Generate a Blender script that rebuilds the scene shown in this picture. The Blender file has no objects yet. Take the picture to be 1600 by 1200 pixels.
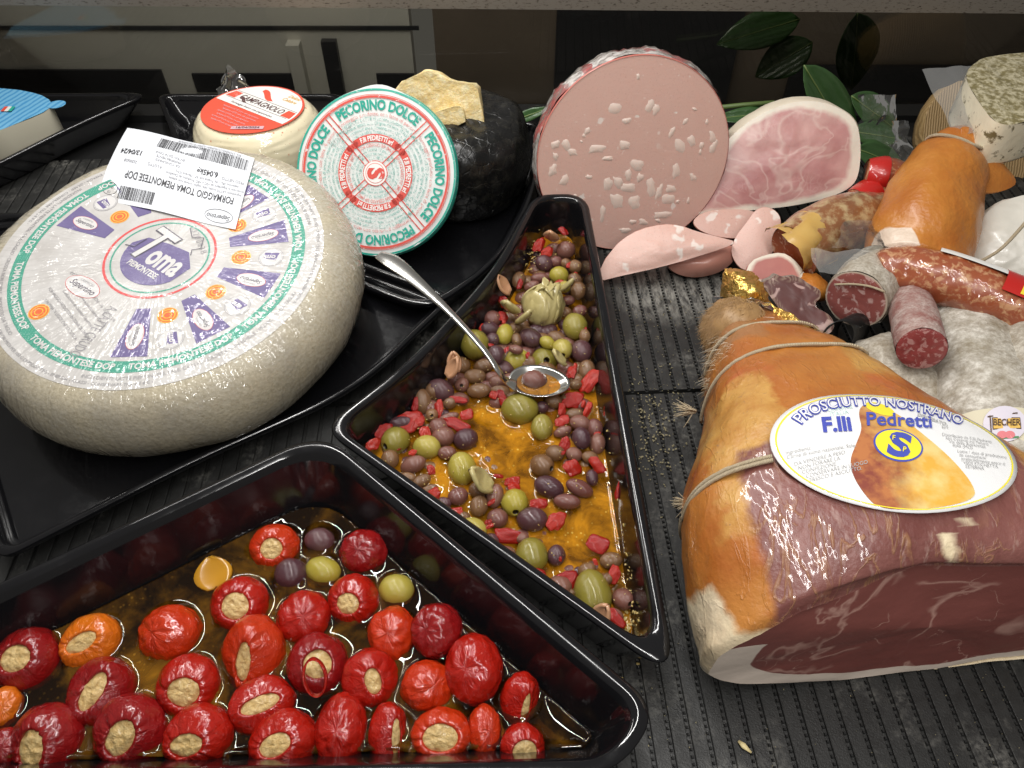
import bpy, bmesh, math, random
from mathutils import Vector, Matrix, noise, Quaternion
random.seed(7)
S = bpy.context.scene
COL = S.collection
# ------------------------------------------------------------------ camera
PITCH = math.radians(49.0); FPX = 1200.0; CAMH = 0.5
cam = bpy.data.cameras.new('camera'); camo = bpy.data.objects.new('camera', cam); COL.objects.link(camo)
camo.location = (0, 0, CAMH); camo.rotation_euler = (math.pi/2-PITCH, 0, 0)
cam.sensor_width = 36; cam.lens = 36*FPX/1600; cam.clip_start = .01; cam.clip_end = 50
S.camera = camo
# ------------------------------------------------------------------ world, tube of the shop and an added glare lamp
W = bpy.data.worlds.new('World'); S.world = W; W.use_nodes = True
W.node_tree.nodes['Background'].inputs[0].default_value = (1, .96, .9, 1)
W.node_tree.nodes['Background'].inputs[1].default_value = .20
def area(name, loc, tgt, sx, sy, power, col):
    l = bpy.data.lights.new(name, 'AREA'); l.shape = 'RECTANGLE'; l.size = sx; l.size_y = sy; l.energy = power; l.color = col
    o = bpy.data.objects.new(name, l); COL.objects.link(o); o.location = loc
    o.rotation_euler = (Vector(tgt)-Vector(loc)).to_track_quat('-Z', 'Y').to_euler()
    return o
area('counter_tube_light', (-.05, .36, .80), (0, .38, 0), 1.7, .032, 11.5, (1, .98, .95))
area('rear_tube_light', (-.42, .75, .62), (-.30, .42, .08), .45, .025, 1.6, (1, .97, .93))  # added strip, cut short so its glare falls on the big wheel
S.render.engine = 'CYCLES'
S.cycles.use_denoising = True
S.cycles.max_bounces = 8; S.cycles.transparent_max_bounces = 16
S.cycles.caustics_reflective = False; S.cycles.caustics_refractive = False
S.cycles.sample_clamp_indirect = 4
S.view_settings.view_transform = 'Standard'; S.view_settings.look = 'None'
S.view_settings.exposure = 0; S.view_settings.gamma = 1

# ------------------------------------------------------------------ geometry helpers
sP, cP = math.sin(PITCH), math.cos(PITCH)
CAM = Vector((0, 0, CAMH)); RGT = Vector((1, 0, 0)); UPV = Vector((0, sP, cP)); FWD = Vector((0, cP, -sP)); TOC = -FWD
def ray(px, py): return FWD + RGT*((px-800)/FPX) + UPV*(-(py-600)/FPX)
def P(px, py, z):
    d = ray(px, py); return CAM + d*((z-CAMH)/d.z)
def PY(px, py, y):
    d = ray(px, py); return CAM + d*(y/d.y)
def PPL(px, py, C, n):
    d = ray(px, py); return CAM + d*((C-CAM).dot(n)/d.dot(n))
def ppm(px, py, z):
    d = ray(px, py); return FPX/((z-CAMH)/d.z)
def fn(v, s=1.0): return noise.noise(v*s)
def fbm(v, s=1.0, o=4): return noise.fractal(v*s, 1.0, 2.0, o)

def link(o, parent=None):
    COL.objects.link(o)
    if parent is not None: o.parent = parent
    return o
def tag(o, label=None, cat=None, group=None, kind=None):
    if label: o['label'] = label
    if cat: o['category'] = cat
    if group: o['group'] = group
    if kind: o['kind'] = kind
    return o
def thing(name, label, cat, loc=(0, 0, 0), rot=None, group=None):
    o = bpy.data.objects.new(name, None); o.empty_display_size = .01
    link(o); o.location = loc
    if rot is not None:
        o.rotation_mode = 'QUATERNION'; o.rotation_quaternion = rot
    return tag(o, label, cat, group)
def mk(name, verts, faces, mats, parent=None, smooth=True, midx=None, attrs=None, origin=None):
    """mesh object; with origin, world-space verts are stored relative to it"""
    if origin is not None:
        og = Vector(origin); verts = [Vector(v)-og for v in verts]
    me = bpy.data.meshes.new(name); me.from_pydata([tuple(v) for v in verts], [], faces)
    if len(faces) < 30000:
        bm = bmesh.new(); bm.from_mesh(me); bmesh.ops.recalc_face_normals(bm, faces=bm.faces); bm.to_mesh(me); bm.free()
    if not isinstance(mats, (list, tuple)): mats = [mats]
    for m in mats: me.materials.append(m)
    if midx: me.polygons.foreach_set('material_index', midx)
    if smooth: me.polygons.foreach_set('use_smooth', [True]*len(me.polygons))
    for k, vals in (attrs or {}).items():
        a = me.attributes.new(k, 'FLOAT', 'POINT'); a.data.foreach_set('value', [float(x) for x in vals])
    me.update()
    o = bpy.data.objects.new(name, me); link(o, parent)
    if origin is not None and parent is None: o.location = origin
    return o
def part_w(name, verts, faces, mats, parent, **k):
    """part given in world coordinates under an unrotated thing"""
    return mk(name, [Vector(v)-parent.location for v in verts], faces, mats, parent, **k)
def rings_faces(nr, n, off=0, closed=True):
    f = []
    for i in range(nr-1):
        for j in range(n if closed else n-1):
            a = off+i*n+j; b = off+i*n+(j+1) % n
            f.append((a, b, b+n, a+n))
    return f
def lathe(profile, seg=48, f=None, sx=1, sy=1):
    """profile (r,z) from bottom to top; r=0 only at the ends"""
    V = []; F = []; idx = []
    for i, (r, z) in enumerate(profile):
        if r < 1e-7:
            idx.append([len(V)]); V.append(Vector((0, 0, z)))
        else:
            row = []
            for j in range(seg):
                t = 2*math.pi*j/seg
                row.append(len(V)); V.append(Vector((r*math.cos(t)*sx, r*math.sin(t)*sy, z)))
            idx.append(row)
    for a, b in zip(idx, idx[1:]):
        for j in range(seg):
            k = (j+1) % seg
            if len(a) == 1 and len(b) == 1: continue
            if len(a) == 1: F.append((a[0], b[k], b[j]))
            elif len(b) == 1: F.append((a[j], a[k], b[0]))
            else: F.append((a[j], a[k], b[k], b[j]))
    if f: V = [f(v) for v in V]
    return V, F
def tube(path, radii, seg=16, cap=True, f=None, flat=1.0, upv=Vector((0, 0, 1))):
    path = [Vector(p) for p in path]; V = []; n = len(path)
    for i, p in enumerate(path):
        t = (path[min(i+1, n-1)]-path[max(i-1, 0)]).normalized()
        s = t.cross(upv)
        if s.length < 1e-5: s = t.cross(Vector((0, 1, 0)))
        s.normalize(); u = s.cross(t).normalized()
        for j in range(seg):
            a = 2*math.pi*j/seg
            v = p + s*math.cos(a)*radii[i] + u*math.sin(a)*radii[i]*flat
            V.append(f(v, i, a) if f else v)
    F = rings_faces(n, seg)
    if cap:
        F.append(tuple(reversed(range(seg)))); F.append(tuple(range((n-1)*seg, n*seg)))
    return V, F
def interp(pts, n):
    """Catmull-Rom resample of a list of tuples"""
    pts = [tuple(p) for p in pts]; out = []; m = len(pts)-1
    for k in range(n):
        x = k/(n-1)*m; i = min(int(x), m-1); t = x-i
        p0 = pts[max(i-1, 0)]; p1 = pts[i]; p2 = pts[i+1]; p3 = pts[min(i+2, m)]
        out.append(tuple(.5*(2*b+(c-a)*t+(2*a-5*b+4*c-d)*t*t+(3*b-a-3*c+d)*t*t*t) for a, b, c, d in zip(p0, p1, p2, p3)))
    return out
def chaikin(p, it=2):
    for _ in range(it):
        q = []
        for i in range(len(p)):
            a = p[i]; b = p[(i+1) % len(p)]
            q += [a*.75+b*.25, a*.25+b*.75]
        p = q
    return p
def frame_q(z, xhint):
    z = Vector(z).normalized(); x = Vector(xhint); x = (x-z*x.dot(z)).normalized(); y = z.cross(x)
    return Matrix((x, y, z)).transposed().to_quaternion()
def slab(name, poly_px, C, n, depth, fmat, bmat, label=None, cat=None, group=None, rnd=2, rings=8, bulge=0.0, prof=None,
         amp=0.0, nsc=60, ext=None, parent=None, fname='cut_face', bname='body', face_amp=None):
    """a piece with one traced flat side at its real plane, and a body of real depth behind it"""
    C = Vector(C); n = Vector(n).normalized(); ext = Vector(ext).normalized() if ext is not None else -n
    pts = chaikin([PPL(x, y, C, n) for x, y in poly_px], rnd)
    ctr = sum(pts, Vector())/len(pts); N = len(pts)
    if parent is None:
        base = ctr+ext*depth*.5
        th = thing(name, label, cat, (base.x, base.y, max(0, min(p.z for p in pts))), group=group)
    else: th = parent
    fa = amp if face_amp is None else face_amp
    V = [ctr+n*(bulge+fa*fbm(ctr, nsc))]; E = [0.0]; F = []
    for k in range(1, rings+1):
        t = k/rings
        for p in pts:
            q = ctr+(p-ctr)*t
            q = q+n*(bulge*(1-t*t)+(fa*fbm(q, nsc) if t < .98 else 0)); V.append(q); E.append(t)
    for j in range(N): F.append((0, 1+j, 1+(j+1) % N))
    F += rings_faces(rings, N, 1)
    if sum(((pts[i]-ctr).cross(pts[(i+1) % N]-ctr)).dot(n) for i in range(N)) < 0: F = [tuple(reversed(f)) for f in F]
    fo = part_w(fname, V, F, fmat, th, attrs={'edge': E})
    prof = prof or [(0, 1), (.02, 1.012), (.5, 1.0), (.9, .93), (1, .8)]
    V = []
    for d, s in prof:
        for p in pts:
            q = ctr+(p-ctr)*s+ext*depth*d
            if 0 < d: q = q+(q-ctr-ext*depth*d).normalized()*amp*fbm(q, nsc)
            V.append(q)
    F = rings_faces(len(prof), N); F.append(tuple(range((len(prof)-1)*N, len(prof)*N)))
    part_w(bname, V, F, bmat, th)
    return th
def prism(name, poly_px, zt, zb, tmat, smat, label, cat, rnd=1, inset=.004, amp=0):
    pts = chaikin([P(x, y, zt) for x, y in poly_px], rnd); N = len(pts)
    ctr = sum(pts, Vector())/N
    th = thing(name, label, cat, (ctr.x, ctr.y, zb))
    V = [ctr]; F = []
    for t in (.4, .8, 1):
        for p in pts:
            q = ctr+(p-ctr)*t; q.z += amp*fbm(q, 50); V.append(q)
    for j in range(N): F.append((0, 1+j, 1+(j+1) % N))
    F += rings_faces(3, N, 1)
    part_w('top', V, F, tmat, th)
    V = []
    for z, s in ((zt, 1), (zt-.002, 1.0), (zb+.003, .99), (zb, .97)):
        for p in pts:
            q = ctr+(p-ctr)*s; q.z = z-.0004; V.append(q)
    F = rings_faces(4, N); F.append(tuple(range(3*N, 4*N)))
    part_w('side', V, F, smat, th)
    return th
def sheet(name, corners, mat, parent=None, nu=24, nv=16, amp=.003, sc=40, curl=0, origin=None):
    """wrinkled sheet between four world corners (a,b,c,d round)"""
    a, b, c, d = [Vector(x) for x in corners]; V = []
    nrm = (b-a).cross(d-a).normalized()
    for i in range(nv+1):
        for j in range(nu+1):
            u = j/nu; v = i/nv
            q = (a*(1-u)+b*u)*(1-v)+(d*(1-u)+c*u)*v
            q = q+((b-a).normalized()*fn(q*sc*.9+Vector((7, 0, 0)))+(d-a).normalized()*fn(q*sc*.9+Vector((0, 7, 0))))*amp*1.3
            q = q+nrm*(amp*fbm(q, sc, 3)+curl*4*u*(1-u)*v*(1-v)*4)
            V.append(q)
    F = []
    for i in range(nv):
        for j in range(nu):
            k = i*(nu+1)+j; F.append((k, k+1, k+nu+2, k+nu+1))
    if parent is not None: return part_w(name, V, F, mat, parent)
    return mk(name, V, F, mat, None, origin=origin or a)
def text(name, s, size, mat, parent, mapf, bold=0.0, shear=0.0, sx=1.0, align='CENTER', sp=1.0):
    cu = bpy.data.curves.new(name, 'FONT'); cu.body = s; cu.size = 1.0; cu.align_x = align; cu.align_y = 'CENTER'
    cu.shear = shear; cu.offset = bold; cu.resolution_u = 3; cu.space_character = sp
    o = bpy.data.objects.new('lettering', cu); COL.objects.link(o)
    dg = bpy.context.evaluated_depsgraph_get()
    me = bpy.data.meshes.new_from_object(o.evaluated_get(dg))
    bpy.data.objects.remove(o); bpy.data.curves.remove(cu)
    V = [Vector(mapf(v.co.x*size*sx, v.co.y*size)) for v in me.vertices]
    F = [tuple(p.vertices) for p in me.polygons]
    bpy.data.meshes.remove(me)
    return mk(name, V, F, mat, parent, smooth=False)
def arcmap(r, a0, z, out=True):
    if out: return lambda x, y: ((r+y)*math.cos(a0-x/r), (r+y)*math.sin(a0-x/r), z)
    return lambda x, y: ((r-y)*math.cos(a0+x/r), (r-y)*math.sin(a0+x/r), z)
def rotmap(cx, cy, ang, z, squash=1.0):
    c, s = math.cos(ang), math.sin(ang)
    return lambda x, y: (cx+x*c-y*s, cy+x*s+y*c, z)
def sector(r0, r1, a0, a1, z, n=24, k=1):
    V = []; F = []
    for i in range(k+1):
        r = r0+(r1-r0)*i/k
        for j in range(n+1):
            a = a0+(a1-a0)*j/n; V.append((r*math.cos(a), r*math.sin(a), z))
    for i in range(k):
        for j in range(n):
            q = i*(n+1)+j; F.append((q, q+n+1, q+n+2, q+1))
    return V, F
def disc_at(cx, cy, rx, ry, ang, z, n=24):
    c, s = math.cos(ang), math.sin(ang)
    V = [(cx, cy, z)]+[(cx+rx*math.cos(t)*c-ry*math.sin(t)*s, cy+rx*math.cos(t)*s+ry*math.sin(t)*c, z) for t in [2*math.pi*i/n for i in range(n)]]
    return V, [(0, 1+i, 1+(i+1) % n) for i in range(n)]
def merge(*vf):
    V = []; F = []
    for v, f in vf:
        o = len(V); V += [Vector(x) for x in v]; F += [tuple(i+o for i in q) for q in f]
    return V, F
# ------------------------------------------------------------------ materials
class B:
    def __init__(s, name):
        s.m = bpy.data.materials.new(name); s.m.use_nodes = True; s.t = s.m.node_tree
        s.p = s.t.nodes['Principled BSDF']; s.out = s.t.nodes['Material Output']; s._o = None
    def nd(s, ty, **pr):
        n = s.t.nodes.new(ty)
        for k, v in pr.items(): setattr(n, k, v)
        return n
    def L(s, a, b): s.t.links.new(a, b)
    def put(s, inp, v):
        if hasattr(v, 'is_output') or isinstance(v, bpy.types.NodeSocket): s.L(v, inp)
        elif isinstance(v, (tuple, list)): inp.default_value = tuple(v)+((1,) if len(v) == 3 and len(inp.default_value) == 4 else ())
        else: inp.default_value = v
    @property
    def obj(s):
        if not s._o: s._o = s.nd('ShaderNodeTexCoord').outputs['Object']
        return s._o
    def mapv(s, scale=(1, 1, 1), rot=(0, 0, 0), vec=None):
        n = s.nd('ShaderNodeMapping'); s.L(vec or s.obj, n.inputs[0]); n.inputs['Scale'].default_value = scale; n.inputs['Rotation'].default_value = rot
        return n.outputs[0]
    def noise(s, sc, det=4, rough=.55, vec=None, dist=0):
        n = s.nd('ShaderNodeTexNoise'); s.L(vec or s.obj, n.inputs['Vector'])
        n.inputs['Scale'].default_value = sc; n.inputs['Detail'].default_value = det; n.inputs['Roughness'].default_value = rough; n.inputs['Distortion'].default_value = dist
        return n.outputs['Fac']
    def ncol(s, sc, vec=None):
        n = s.nd('ShaderNodeTexNoise'); s.L(vec or s.obj, n.inputs['Vector']); n.inputs['Scale'].default_value = sc
        return n.outputs['Color']
    def vor(s, sc, feat='F1', vec=None, rand=1, out='Distance'):
        n = s.nd('ShaderNodeTexVoronoi', feature=feat); s.L(vec or s.obj, n.inputs['Vector']); n.inputs['Scale'].default_value = sc; n.inputs['Randomness'].default_value = rand
        return n.outputs[out]
    def wave(s, sc, dist=2, vec=None, dsc=2, direction='X'):
        n = s.nd('ShaderNodeTexWave', bands_direction=direction); s.L(vec or s.obj, n.inputs['Vector']); n.inputs['Scale'].default_value = sc; n.inputs['Distortion'].default_value = dist; n.inputs['Detail'].default_value = 3; n.inputs['Detail Scale'].default_value = dsc
        return n.outputs['Fac']
    def ramp(s, f, stops, mode='LINEAR'):
        n = s.nd('ShaderNodeValToRGB'); cr = n.color_ramp; cr.interpolation = mode
        while len(cr.elements) < len(stops): cr.elements.new(.5)
        for e, (p, c) in zip(cr.elements, stops):
            e.position = p; e.color = (c, c, c, 1) if not isinstance(c, (tuple, list)) else tuple(c)+(1,)
        s.L(f, n.inputs[0]); return n.outputs[0]
    def mix(s, f, a, b):
        n = s.nd('ShaderNodeMix', data_type='RGBA'); s.put(n.inputs[0], f); s.put(n.inputs[6], a); s.put(n.inputs[7], b); return n.outputs[2]
    def math(s, op, a, b=0.0):
        n = s.nd('ShaderNodeMath', operation=op); s.put(n.inputs[0], a); s.put(n.inputs[1], b); return n.outputs[0]
    def warp(s, amt, sc, vec=None):
        n = s.nd('ShaderNodeVectorMath', operation='MULTIPLY_ADD'); s.L(s.ncol(sc, vec), n.inputs[0]); n.inputs[1].default_value = (amt, amt, amt); s.L(vec or s.obj, n.inputs[2]); return n.outputs[0]
    def bump(s, h, st=.5, d=.002, nrm=None):
        n = s.nd('ShaderNodeBump'); n.inputs['Strength'].default_value = st; n.inputs['Distance'].default_value = d; s.L(h, n.inputs['Height'])
        if nrm: s.L(nrm, n.inputs['Normal'])
        return n.outputs[0]
    def attr(s, a): return s.nd('ShaderNodeAttribute', attribute_name=a).outputs['Fac']
    def rnd(s): return s.nd('ShaderNodeObjectInfo').outputs['Random']
    def polar(s, ka, kr):
        x = s.nd('ShaderNodeSeparateXYZ'); s.L(s.obj, x.inputs[0])
        a = s.math('ARCTAN2', x.outputs[1], x.outputs[0])
        r = s.math('SQRT', s.math('ADD', s.math('MULTIPLY', x.outputs[0], x.outputs[0]), s.math('MULTIPLY', x.outputs[1], x.outputs[1])))
        c = s.nd('ShaderNodeCombineXYZ'); s.L(s.math('MULTIPLY', s.math('SINE', a), ka), c.inputs[0]); s.L(s.math('MULTIPLY', s.math('COSINE', a), ka), c.inputs[1]); s.L(s.math('MULTIPLY', s.math('ADD', r, s.math('MULTIPLY', x.outputs[2], -1.0)), kr), c.inputs[2])
        return c.outputs[0], r
    def set(s, **k):
        nm = dict(col='Base Color', rough='Roughness', metal='Metallic', nrm='Normal', coat='Coat Weight', coatr='Coat Roughness', coatn='Coat Normal', spec='Specular IOR Level', sss='Subsurface Weight', sssr='Subsurface Radius', ssss='Subsurface Scale', trans='Transmission Weight', ior='IOR', alpha='Alpha', sheen='Sheen Weight', aniso='Anisotropic')
        for a, v in k.items(): s.put(s.p.inputs[nm[a]], v)
        return s
    def wrinkle_coat(s, sc=120, st=.6, d=.0015, w=1.0, r=.08):
        v = s.warp(.012, 25)
        h = s.math('ADD', s.noise(sc, 3, .6, vec=s.mapv((1, .35, 1), (0, 0, .5), v)), s.noise(sc*.8, 2, .5, vec=s.mapv((.4, 1, 1), (0, 0, -.3), v)))
        return s.set(coat=w, coatr=r, coatn=s.bump(h, st, d))
def simple(name, col, rough=.5, **k): return B(name).set(col=col, rough=rough, **k).m

MT = {}
# plastics and setting
b = B('black_plastic'); n = b.noise(40, 4)
b.set(col=b.mix(b.ramp(b.noise(300, 3), [(.68, 0), (.78, .5)]), (.006, .006, .007), (.03, .029, .027)), rough=b.ramp(b.noise(18, 6, .7), [(.35, .05), (.7, .26)]), nrm=b.bump(b.noise(25, 2), .02, .01)); MT['tray'] = b.m
b = B('ribbed_rubber'); d = b.ramp(b.noise(14, 5, .65), [(.52, 0), (.75, 1)]); dust = b.math('MULTIPLY', d, b.ramp(b.noise(220, 4, .7), [(.42, 0), (.62, 1)]))
sx_ = b.nd('ShaderNodeSeparateXYZ'); b.L(b.warp(.03, 30), sx_.inputs[0])
dx_ = b.math('MULTIPLY', b.math('SUBTRACT', sx_.outputs[0], .212), 12.0); dy_ = b.math('MULTIPLY', b.math('SUBTRACT', sx_.outputs[1], .556), 22.0)
patch = b.ramp(b.math('ADD', b.math('MULTIPLY', dx_, dx_), b.math('MULTIPLY', dy_, dy_)), [(.15, 1), (1, 0)]); patch = b.math('MULTIPLY', patch, b.ramp(b.noise(160, 5, .75, vec=b.mapv((1.5, .5, 1))), [(.38, 0), (.60, 1)]))
dust = b.math('MAXIMUM', dust, patch)
b.set(col=b.mix(b.math('MULTIPLY', dust, .8), b.mix(b.noise(90, 3), (.013, .013, .0125), (.024, .024, .0225)), (.30, .29, .26)), rough=b.ramp(b.noise(120, 3), [(.3, .38), (.7, .6)]), nrm=b.bump(b.noise(900, 3), .5, .0006)); MT['rubber'] = b.m
MT['stud'] = B('rubber_studs').set(col=(.02, .02, .02), rough=.22).m
MT['deck'] = simple('dark_deck', (.012, .012, .012), .4)
b = B('smoked_glass')
tr = b.nd('ShaderNodeBsdfTransparent'); tr.inputs[0].default_value = (.56, .555, .52, 1)
gl = b.nd('ShaderNodeBsdfGlossy'); gl.inputs[0].default_value = (.85, .8, .75, 1); gl.inputs['Roughness'].default_value = .02
fr = b.nd('ShaderNodeFresnel'); fr.inputs[0].default_value = 1.6
mx = b.nd('ShaderNodeMixShader'); b.L(b.math('MULTIPLY', fr.outputs[0], .7), mx.inputs[0]); b.L(tr.outputs[0], mx.inputs[1]); b.L(gl.outputs[0], mx.inputs[2]); b.L(mx.outputs[0], b.out.inputs[0]); MT['smoked'] = b.m
b = B('rail_metal'); b.set(col=b.mix(b.ramp(b.noise(160, 5, .7, vec=b.mapv((1, 1, 3))), [(.55, 0), (.66, 1)]), (.36, .32, .27), (.06, .04, .03)), metal=.55, rough=.42); MT['rail'] = b.m
MT['cab'] = B('grey_cabinet').set(col=(.74, .72, .66), rough=.45).m
MT['cabdark'] = simple('cabinet_shadow_gap', (.03, .03, .035), .4)  # flat dark colour of the slabs, strips and back floor
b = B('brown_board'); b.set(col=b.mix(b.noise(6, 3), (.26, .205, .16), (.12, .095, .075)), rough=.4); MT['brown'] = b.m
# clear film
def film(name, haze=.05, sc=60, st=.5, tint=(1, 1, 1), base=.05, rough=.07):
    b = B(name); v = b.warp(.02, 18)
    h = b.math('ADD', b.noise(sc, 3, .55, vec=b.mapv((1, .3, .6), (.3, .2, .6), v)), b.vor(sc*.35, vec=v))
    nr = b.bump(h, st, .004)
    tr = b.nd('ShaderNodeBsdfTransparent'); tr.inputs[0].default_value = tint+(1,)
    gl = b.nd('ShaderNodeBsdfGlossy'); gl.inputs['Roughness'].default_value = rough; b.L(nr, gl.inputs['Normal'])
    df = b.nd('ShaderNodeBsdfDiffuse'); df.inputs[0].default_value = (.8, .8, .78, 1)
    fr = b.nd('ShaderNodeFresnel'); fr.inputs[0].default_value = 1.5; b.L(nr, fr.inputs['Normal'])
    m1 = b.nd('ShaderNodeMixShader'); m1.inputs[0].default_value = haze; b.L(tr.outputs[0], m1.inputs[1]); b.L(df.outputs[0], m1.inputs[2])
    m2 = b.nd('ShaderNodeMixShader'); b.L(b.math('ADD', fr.outputs[0], base), m2.inputs[0]); b.L(m1.outputs[0], m2.inputs[1]); b.L(gl.outputs[0], m2.inputs[2]); b.L(m2.outputs[0], b.out.inputs[0])
    return b.m
MT['film'] = film('clear_film', .045, 70, .6)
MT['filmthick'] = film('vacuum_bag', .16, 30, .35, base=.04)
# oil
def oil(name, c1, c2, c3, t, sc, lo, hi, lo_=.3):
    b = B(name)
    f = b.ramp(b.noise(sc, 5, .62, dist=.4), [(lo, 0), (hi, 1)])
    sp = b.ramp(b.vor(260), [(.16, 1), (.26, 0)])
    sp = b.math('MULTIPLY', sp, b.ramp(b.noise(45, 2), [(.5, 0), (.6, 1)]))
    tr = b.nd('ShaderNodeBsdfTransparent'); tr.inputs[0].default_value = t+(1,)
    df = b.nd('ShaderNodeBsdfDiffuse'); b.L(b.mix(b.math('MULTIPLY', sp, .7), b.mix(f, c1, c2), c3), df.inputs[0])
    gl = b.nd('ShaderNodeBsdfGlossy'); gl.inputs['Roughness'].default_value = .015
    fr = b.nd('ShaderNodeFresnel'); fr.inputs[0].default_value = 1.47
    m1 = b.nd('ShaderNodeMixShader'); b.L(b.math('ADD', b.math('MULTIPLY', f, .5), lo_), m1.inputs[0]); b.L(tr.outputs[0], m1.inputs[1]); b.L(df.outputs[0], m1.inputs[2])
    m2 = b.nd('ShaderNodeMixShader'); b.L(fr.outputs[0], m2.inputs[0]); b.L(m1.outputs[0], m2.inputs[1]); b.L(gl.outputs[0], m2.inputs[2]); b.L(m2.outputs[0], b.out.inputs[0])
    return b.m
MT['oil_o'] = oil('orange_oil', (.24, .085, .004), (.56, .235, .010), (.85, .55, .10), (.85, .42, .05), 45, .3, .62)
MT['oil_p'] = oil('dark_oil', (.050, .020, .003), (.36, .16, .010), (.50, .25, .03), (.70, .36, .06), 20, .46, .72, .14)
# cheeses
def toma_mat(name, col, st=1.0, mott=None):
    b = B(name); v, r = b.polar(30, 40)
    h1 = b.noise(1.0, 1.5, .45, vec=v, dist=.5); h2 = b.noise(105, 1.5, .45, vec=b.warp(.015, 30))
    edge = b.ramp(r, [(.06, .35), (.125, 1)])
    h = b.math('ADD', b.math('MULTIPLY', h1, edge), b.math('MULTIPLY', h2, b.math('MULTIPLY', edge, 1.0)))
    c = col
    if mott: c = b.mix(b.ramp(b.noise(38, 5, .65), [(.35, 0), (.68, 1)]), col, mott)
    b.set(col=c, rough=.6, coat=1.0, coatr=.05, coatn=b.bump(h, 1.0, .0030*st))
    return b
b = toma_mat('rind_under_film', (.60, .54, .41)); g = b.ramp(b.noise(420, 4, .75), [(.40, 0), (.72, 1)]); g2 = b.ramp(b.noise(30, 4), [(.35, 0), (.7, 1)])
b.set(col=b.mix(b.math('MULTIPLY', b.ramp(b.noise(16, 5, .65), [(.48, 0), (.68, 1)]), .55), b.mix(g, b.mix(g2, (.46, .405, .29), (.42, .39, .32)), (.30, .255, .17)), (.30, .265, .205)), nrm=b.bump(b.noise(300, 4), .35, .002)); MT['rind'] = b.m
MT['tlabel'] = toma_mat('label_paper', (.56, .545, .53), .8, (.44, .42, .40)).m
b = toma_mat('purple_print', (.13, .085, .30), .8); dots = b.ramp(b.vor(620, rand=.15), [(.16, 1), (.24, 0)])
b.set(col=b.mix(b.math('MULTIPLY', dots, .5), b.mix(b.noise(60, 3), (.105, .080, .215), (.16, .13, .28)), (.5, .47, .62))); MT['purple'] = b.m
b = toma_mat('teal_print', (.04, .29, .20), .8); dots = b.ramp(b.vor(500, rand=.3), [(.14, 1), (.22, 0)])
b.set(col=b.mix(b.math('MULTIPLY', dots, .5), (.045, .29, .205), (.4, .6, .52))); MT['teal'] = b.m
MT['tred'] = toma_mat('red_print', (.60, .07, .07), .8).m
MT['twhite'] = toma_mat('white_print', (.60, .585, .575), .8).m
MT['tdark'] = toma_mat('dark_print', (.09, .08, .11), .8).m
MT['tgrey'] = toma_mat('grey_print', (.30, .29, .30), .8).m
MT['tgold'] = toma_mat('gold_print', (.78, .42, .04), .8).m
MT['torange'] = toma_mat('orange_red_print', (.72, .12, .03), .8).m
MT['sticker'] = B('white_sticker').set(col=(.68, .70, .74), rough=.35).m
MT['ink'] = simple('black_ink', (.03, .03, .035), .5); MT['inkgrey'] = simple('grey_ink', (.22, .22, .24), .5)
b = B('campagnolo_rind'); fl = b.ramp(b.vor(115), [(.10, 1), (.17, 0)]); fl = b.math('MULTIPLY', fl, b.ramp(b.noise(60, 2), [(.46, 0), (.52, 1)])); fl2 = b.math('MULTIPLY', b.ramp(b.vor(230, vec=b.mapv((1.3, 1, 1))), [(.10, 1), (.2, 0)]), b.ramp(b.noise(110, 2), [(.5, 0), (.56, 1)]))
b.set(col=b.mix(fl2, b.mix(fl, b.mix(b.noise(40, 4), (.78, .70, .50), (.70, .62, .42)), (.55, .09, .02)), (.28, .16, .08)), rough=.5, coat=1, coatr=.07, coatn=b.bump(b.math('ADD', b.noise(70, 3, .5, vec=b.mapv((.35, .35, 3))), b.noise(60, 2)), .5, .004)); MT['campa'] = b.m
def print_mat(name, col, rough=.4): return B(name).set(col=col, rough=rough).wrinkle_coat(90, .35, .0012, .6, .12).m
MT['cred'] = print_mat('campa_red', (.68, .08, .04)); MT['cwhite'] = print_mat('campa_white', (.74, .73, .70)); MT['cdark'] = print_mat('campa_dark', (.10, .05, .05)); MT['cpink'] = print_mat('campa_pink', (.6, .38, .42))
b = B('black_wax_rind'); cr = b.vor(90, 'DISTANCE_TO_EDGE', vec=b.warp(.02, 30)); b.set(col=b.mix(b.ramp(b.noise(90, 5, .7), [(.5, 0), (.75, 1)]), (.006, .006, .006), (.03, .028, .022)), rough=b.ramp(b.noise(60), [(.3, .16), (.7, .4)]), nrm=b.bump(b.math('ADD', b.noise(70, 4), b.math('MULTIPLY', b.ramp(cr, [(0, 0), (.05, 1)]), .22)), .4, .003)); MT['wax'] = b.m
b = B('pecorino_paper'); b.set(col=b.mix(b.noise(90, 5, .6), (.80, .82, .80), (.62, .66, .64)), rough=.45).wrinkle_coat(110, .5, .0015, .5, .15); MT['ppaper'] = b.m
def worn(name, col, pap=(.78, .8, .78), lo=.60, hi=.70, sc=240):
    b = B(name); b.set(col=b.mix(b.ramp(b.noise(sc, 4, .7), [(lo, 0), (hi, 1)]), col, pap), rough=.45).wrinkle_coat(110, .5, .0015, .5, .15); return b.m
MT['pteal'] = worn('pecorino_teal', (.02, .36, .27)); MT['pred'] = worn('pecorino_red', (.68, .09, .07)); MT['pwhite'] = worn('pecorino_white', (.85, .83, .8)); MT['pteal2'] = worn('pecorino_small_teal', (.12, .42, .36), lo=.48, hi=.58, sc=420); MT['pred2'] = worn('pecorino_small_red', (.72, .28, .26), lo=.52, hi=.62, sc=420); MT['pgrey'] = worn('pecorino_stamp', (.3, .36, .34), lo=.44, hi=.56, sc=500)
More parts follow.
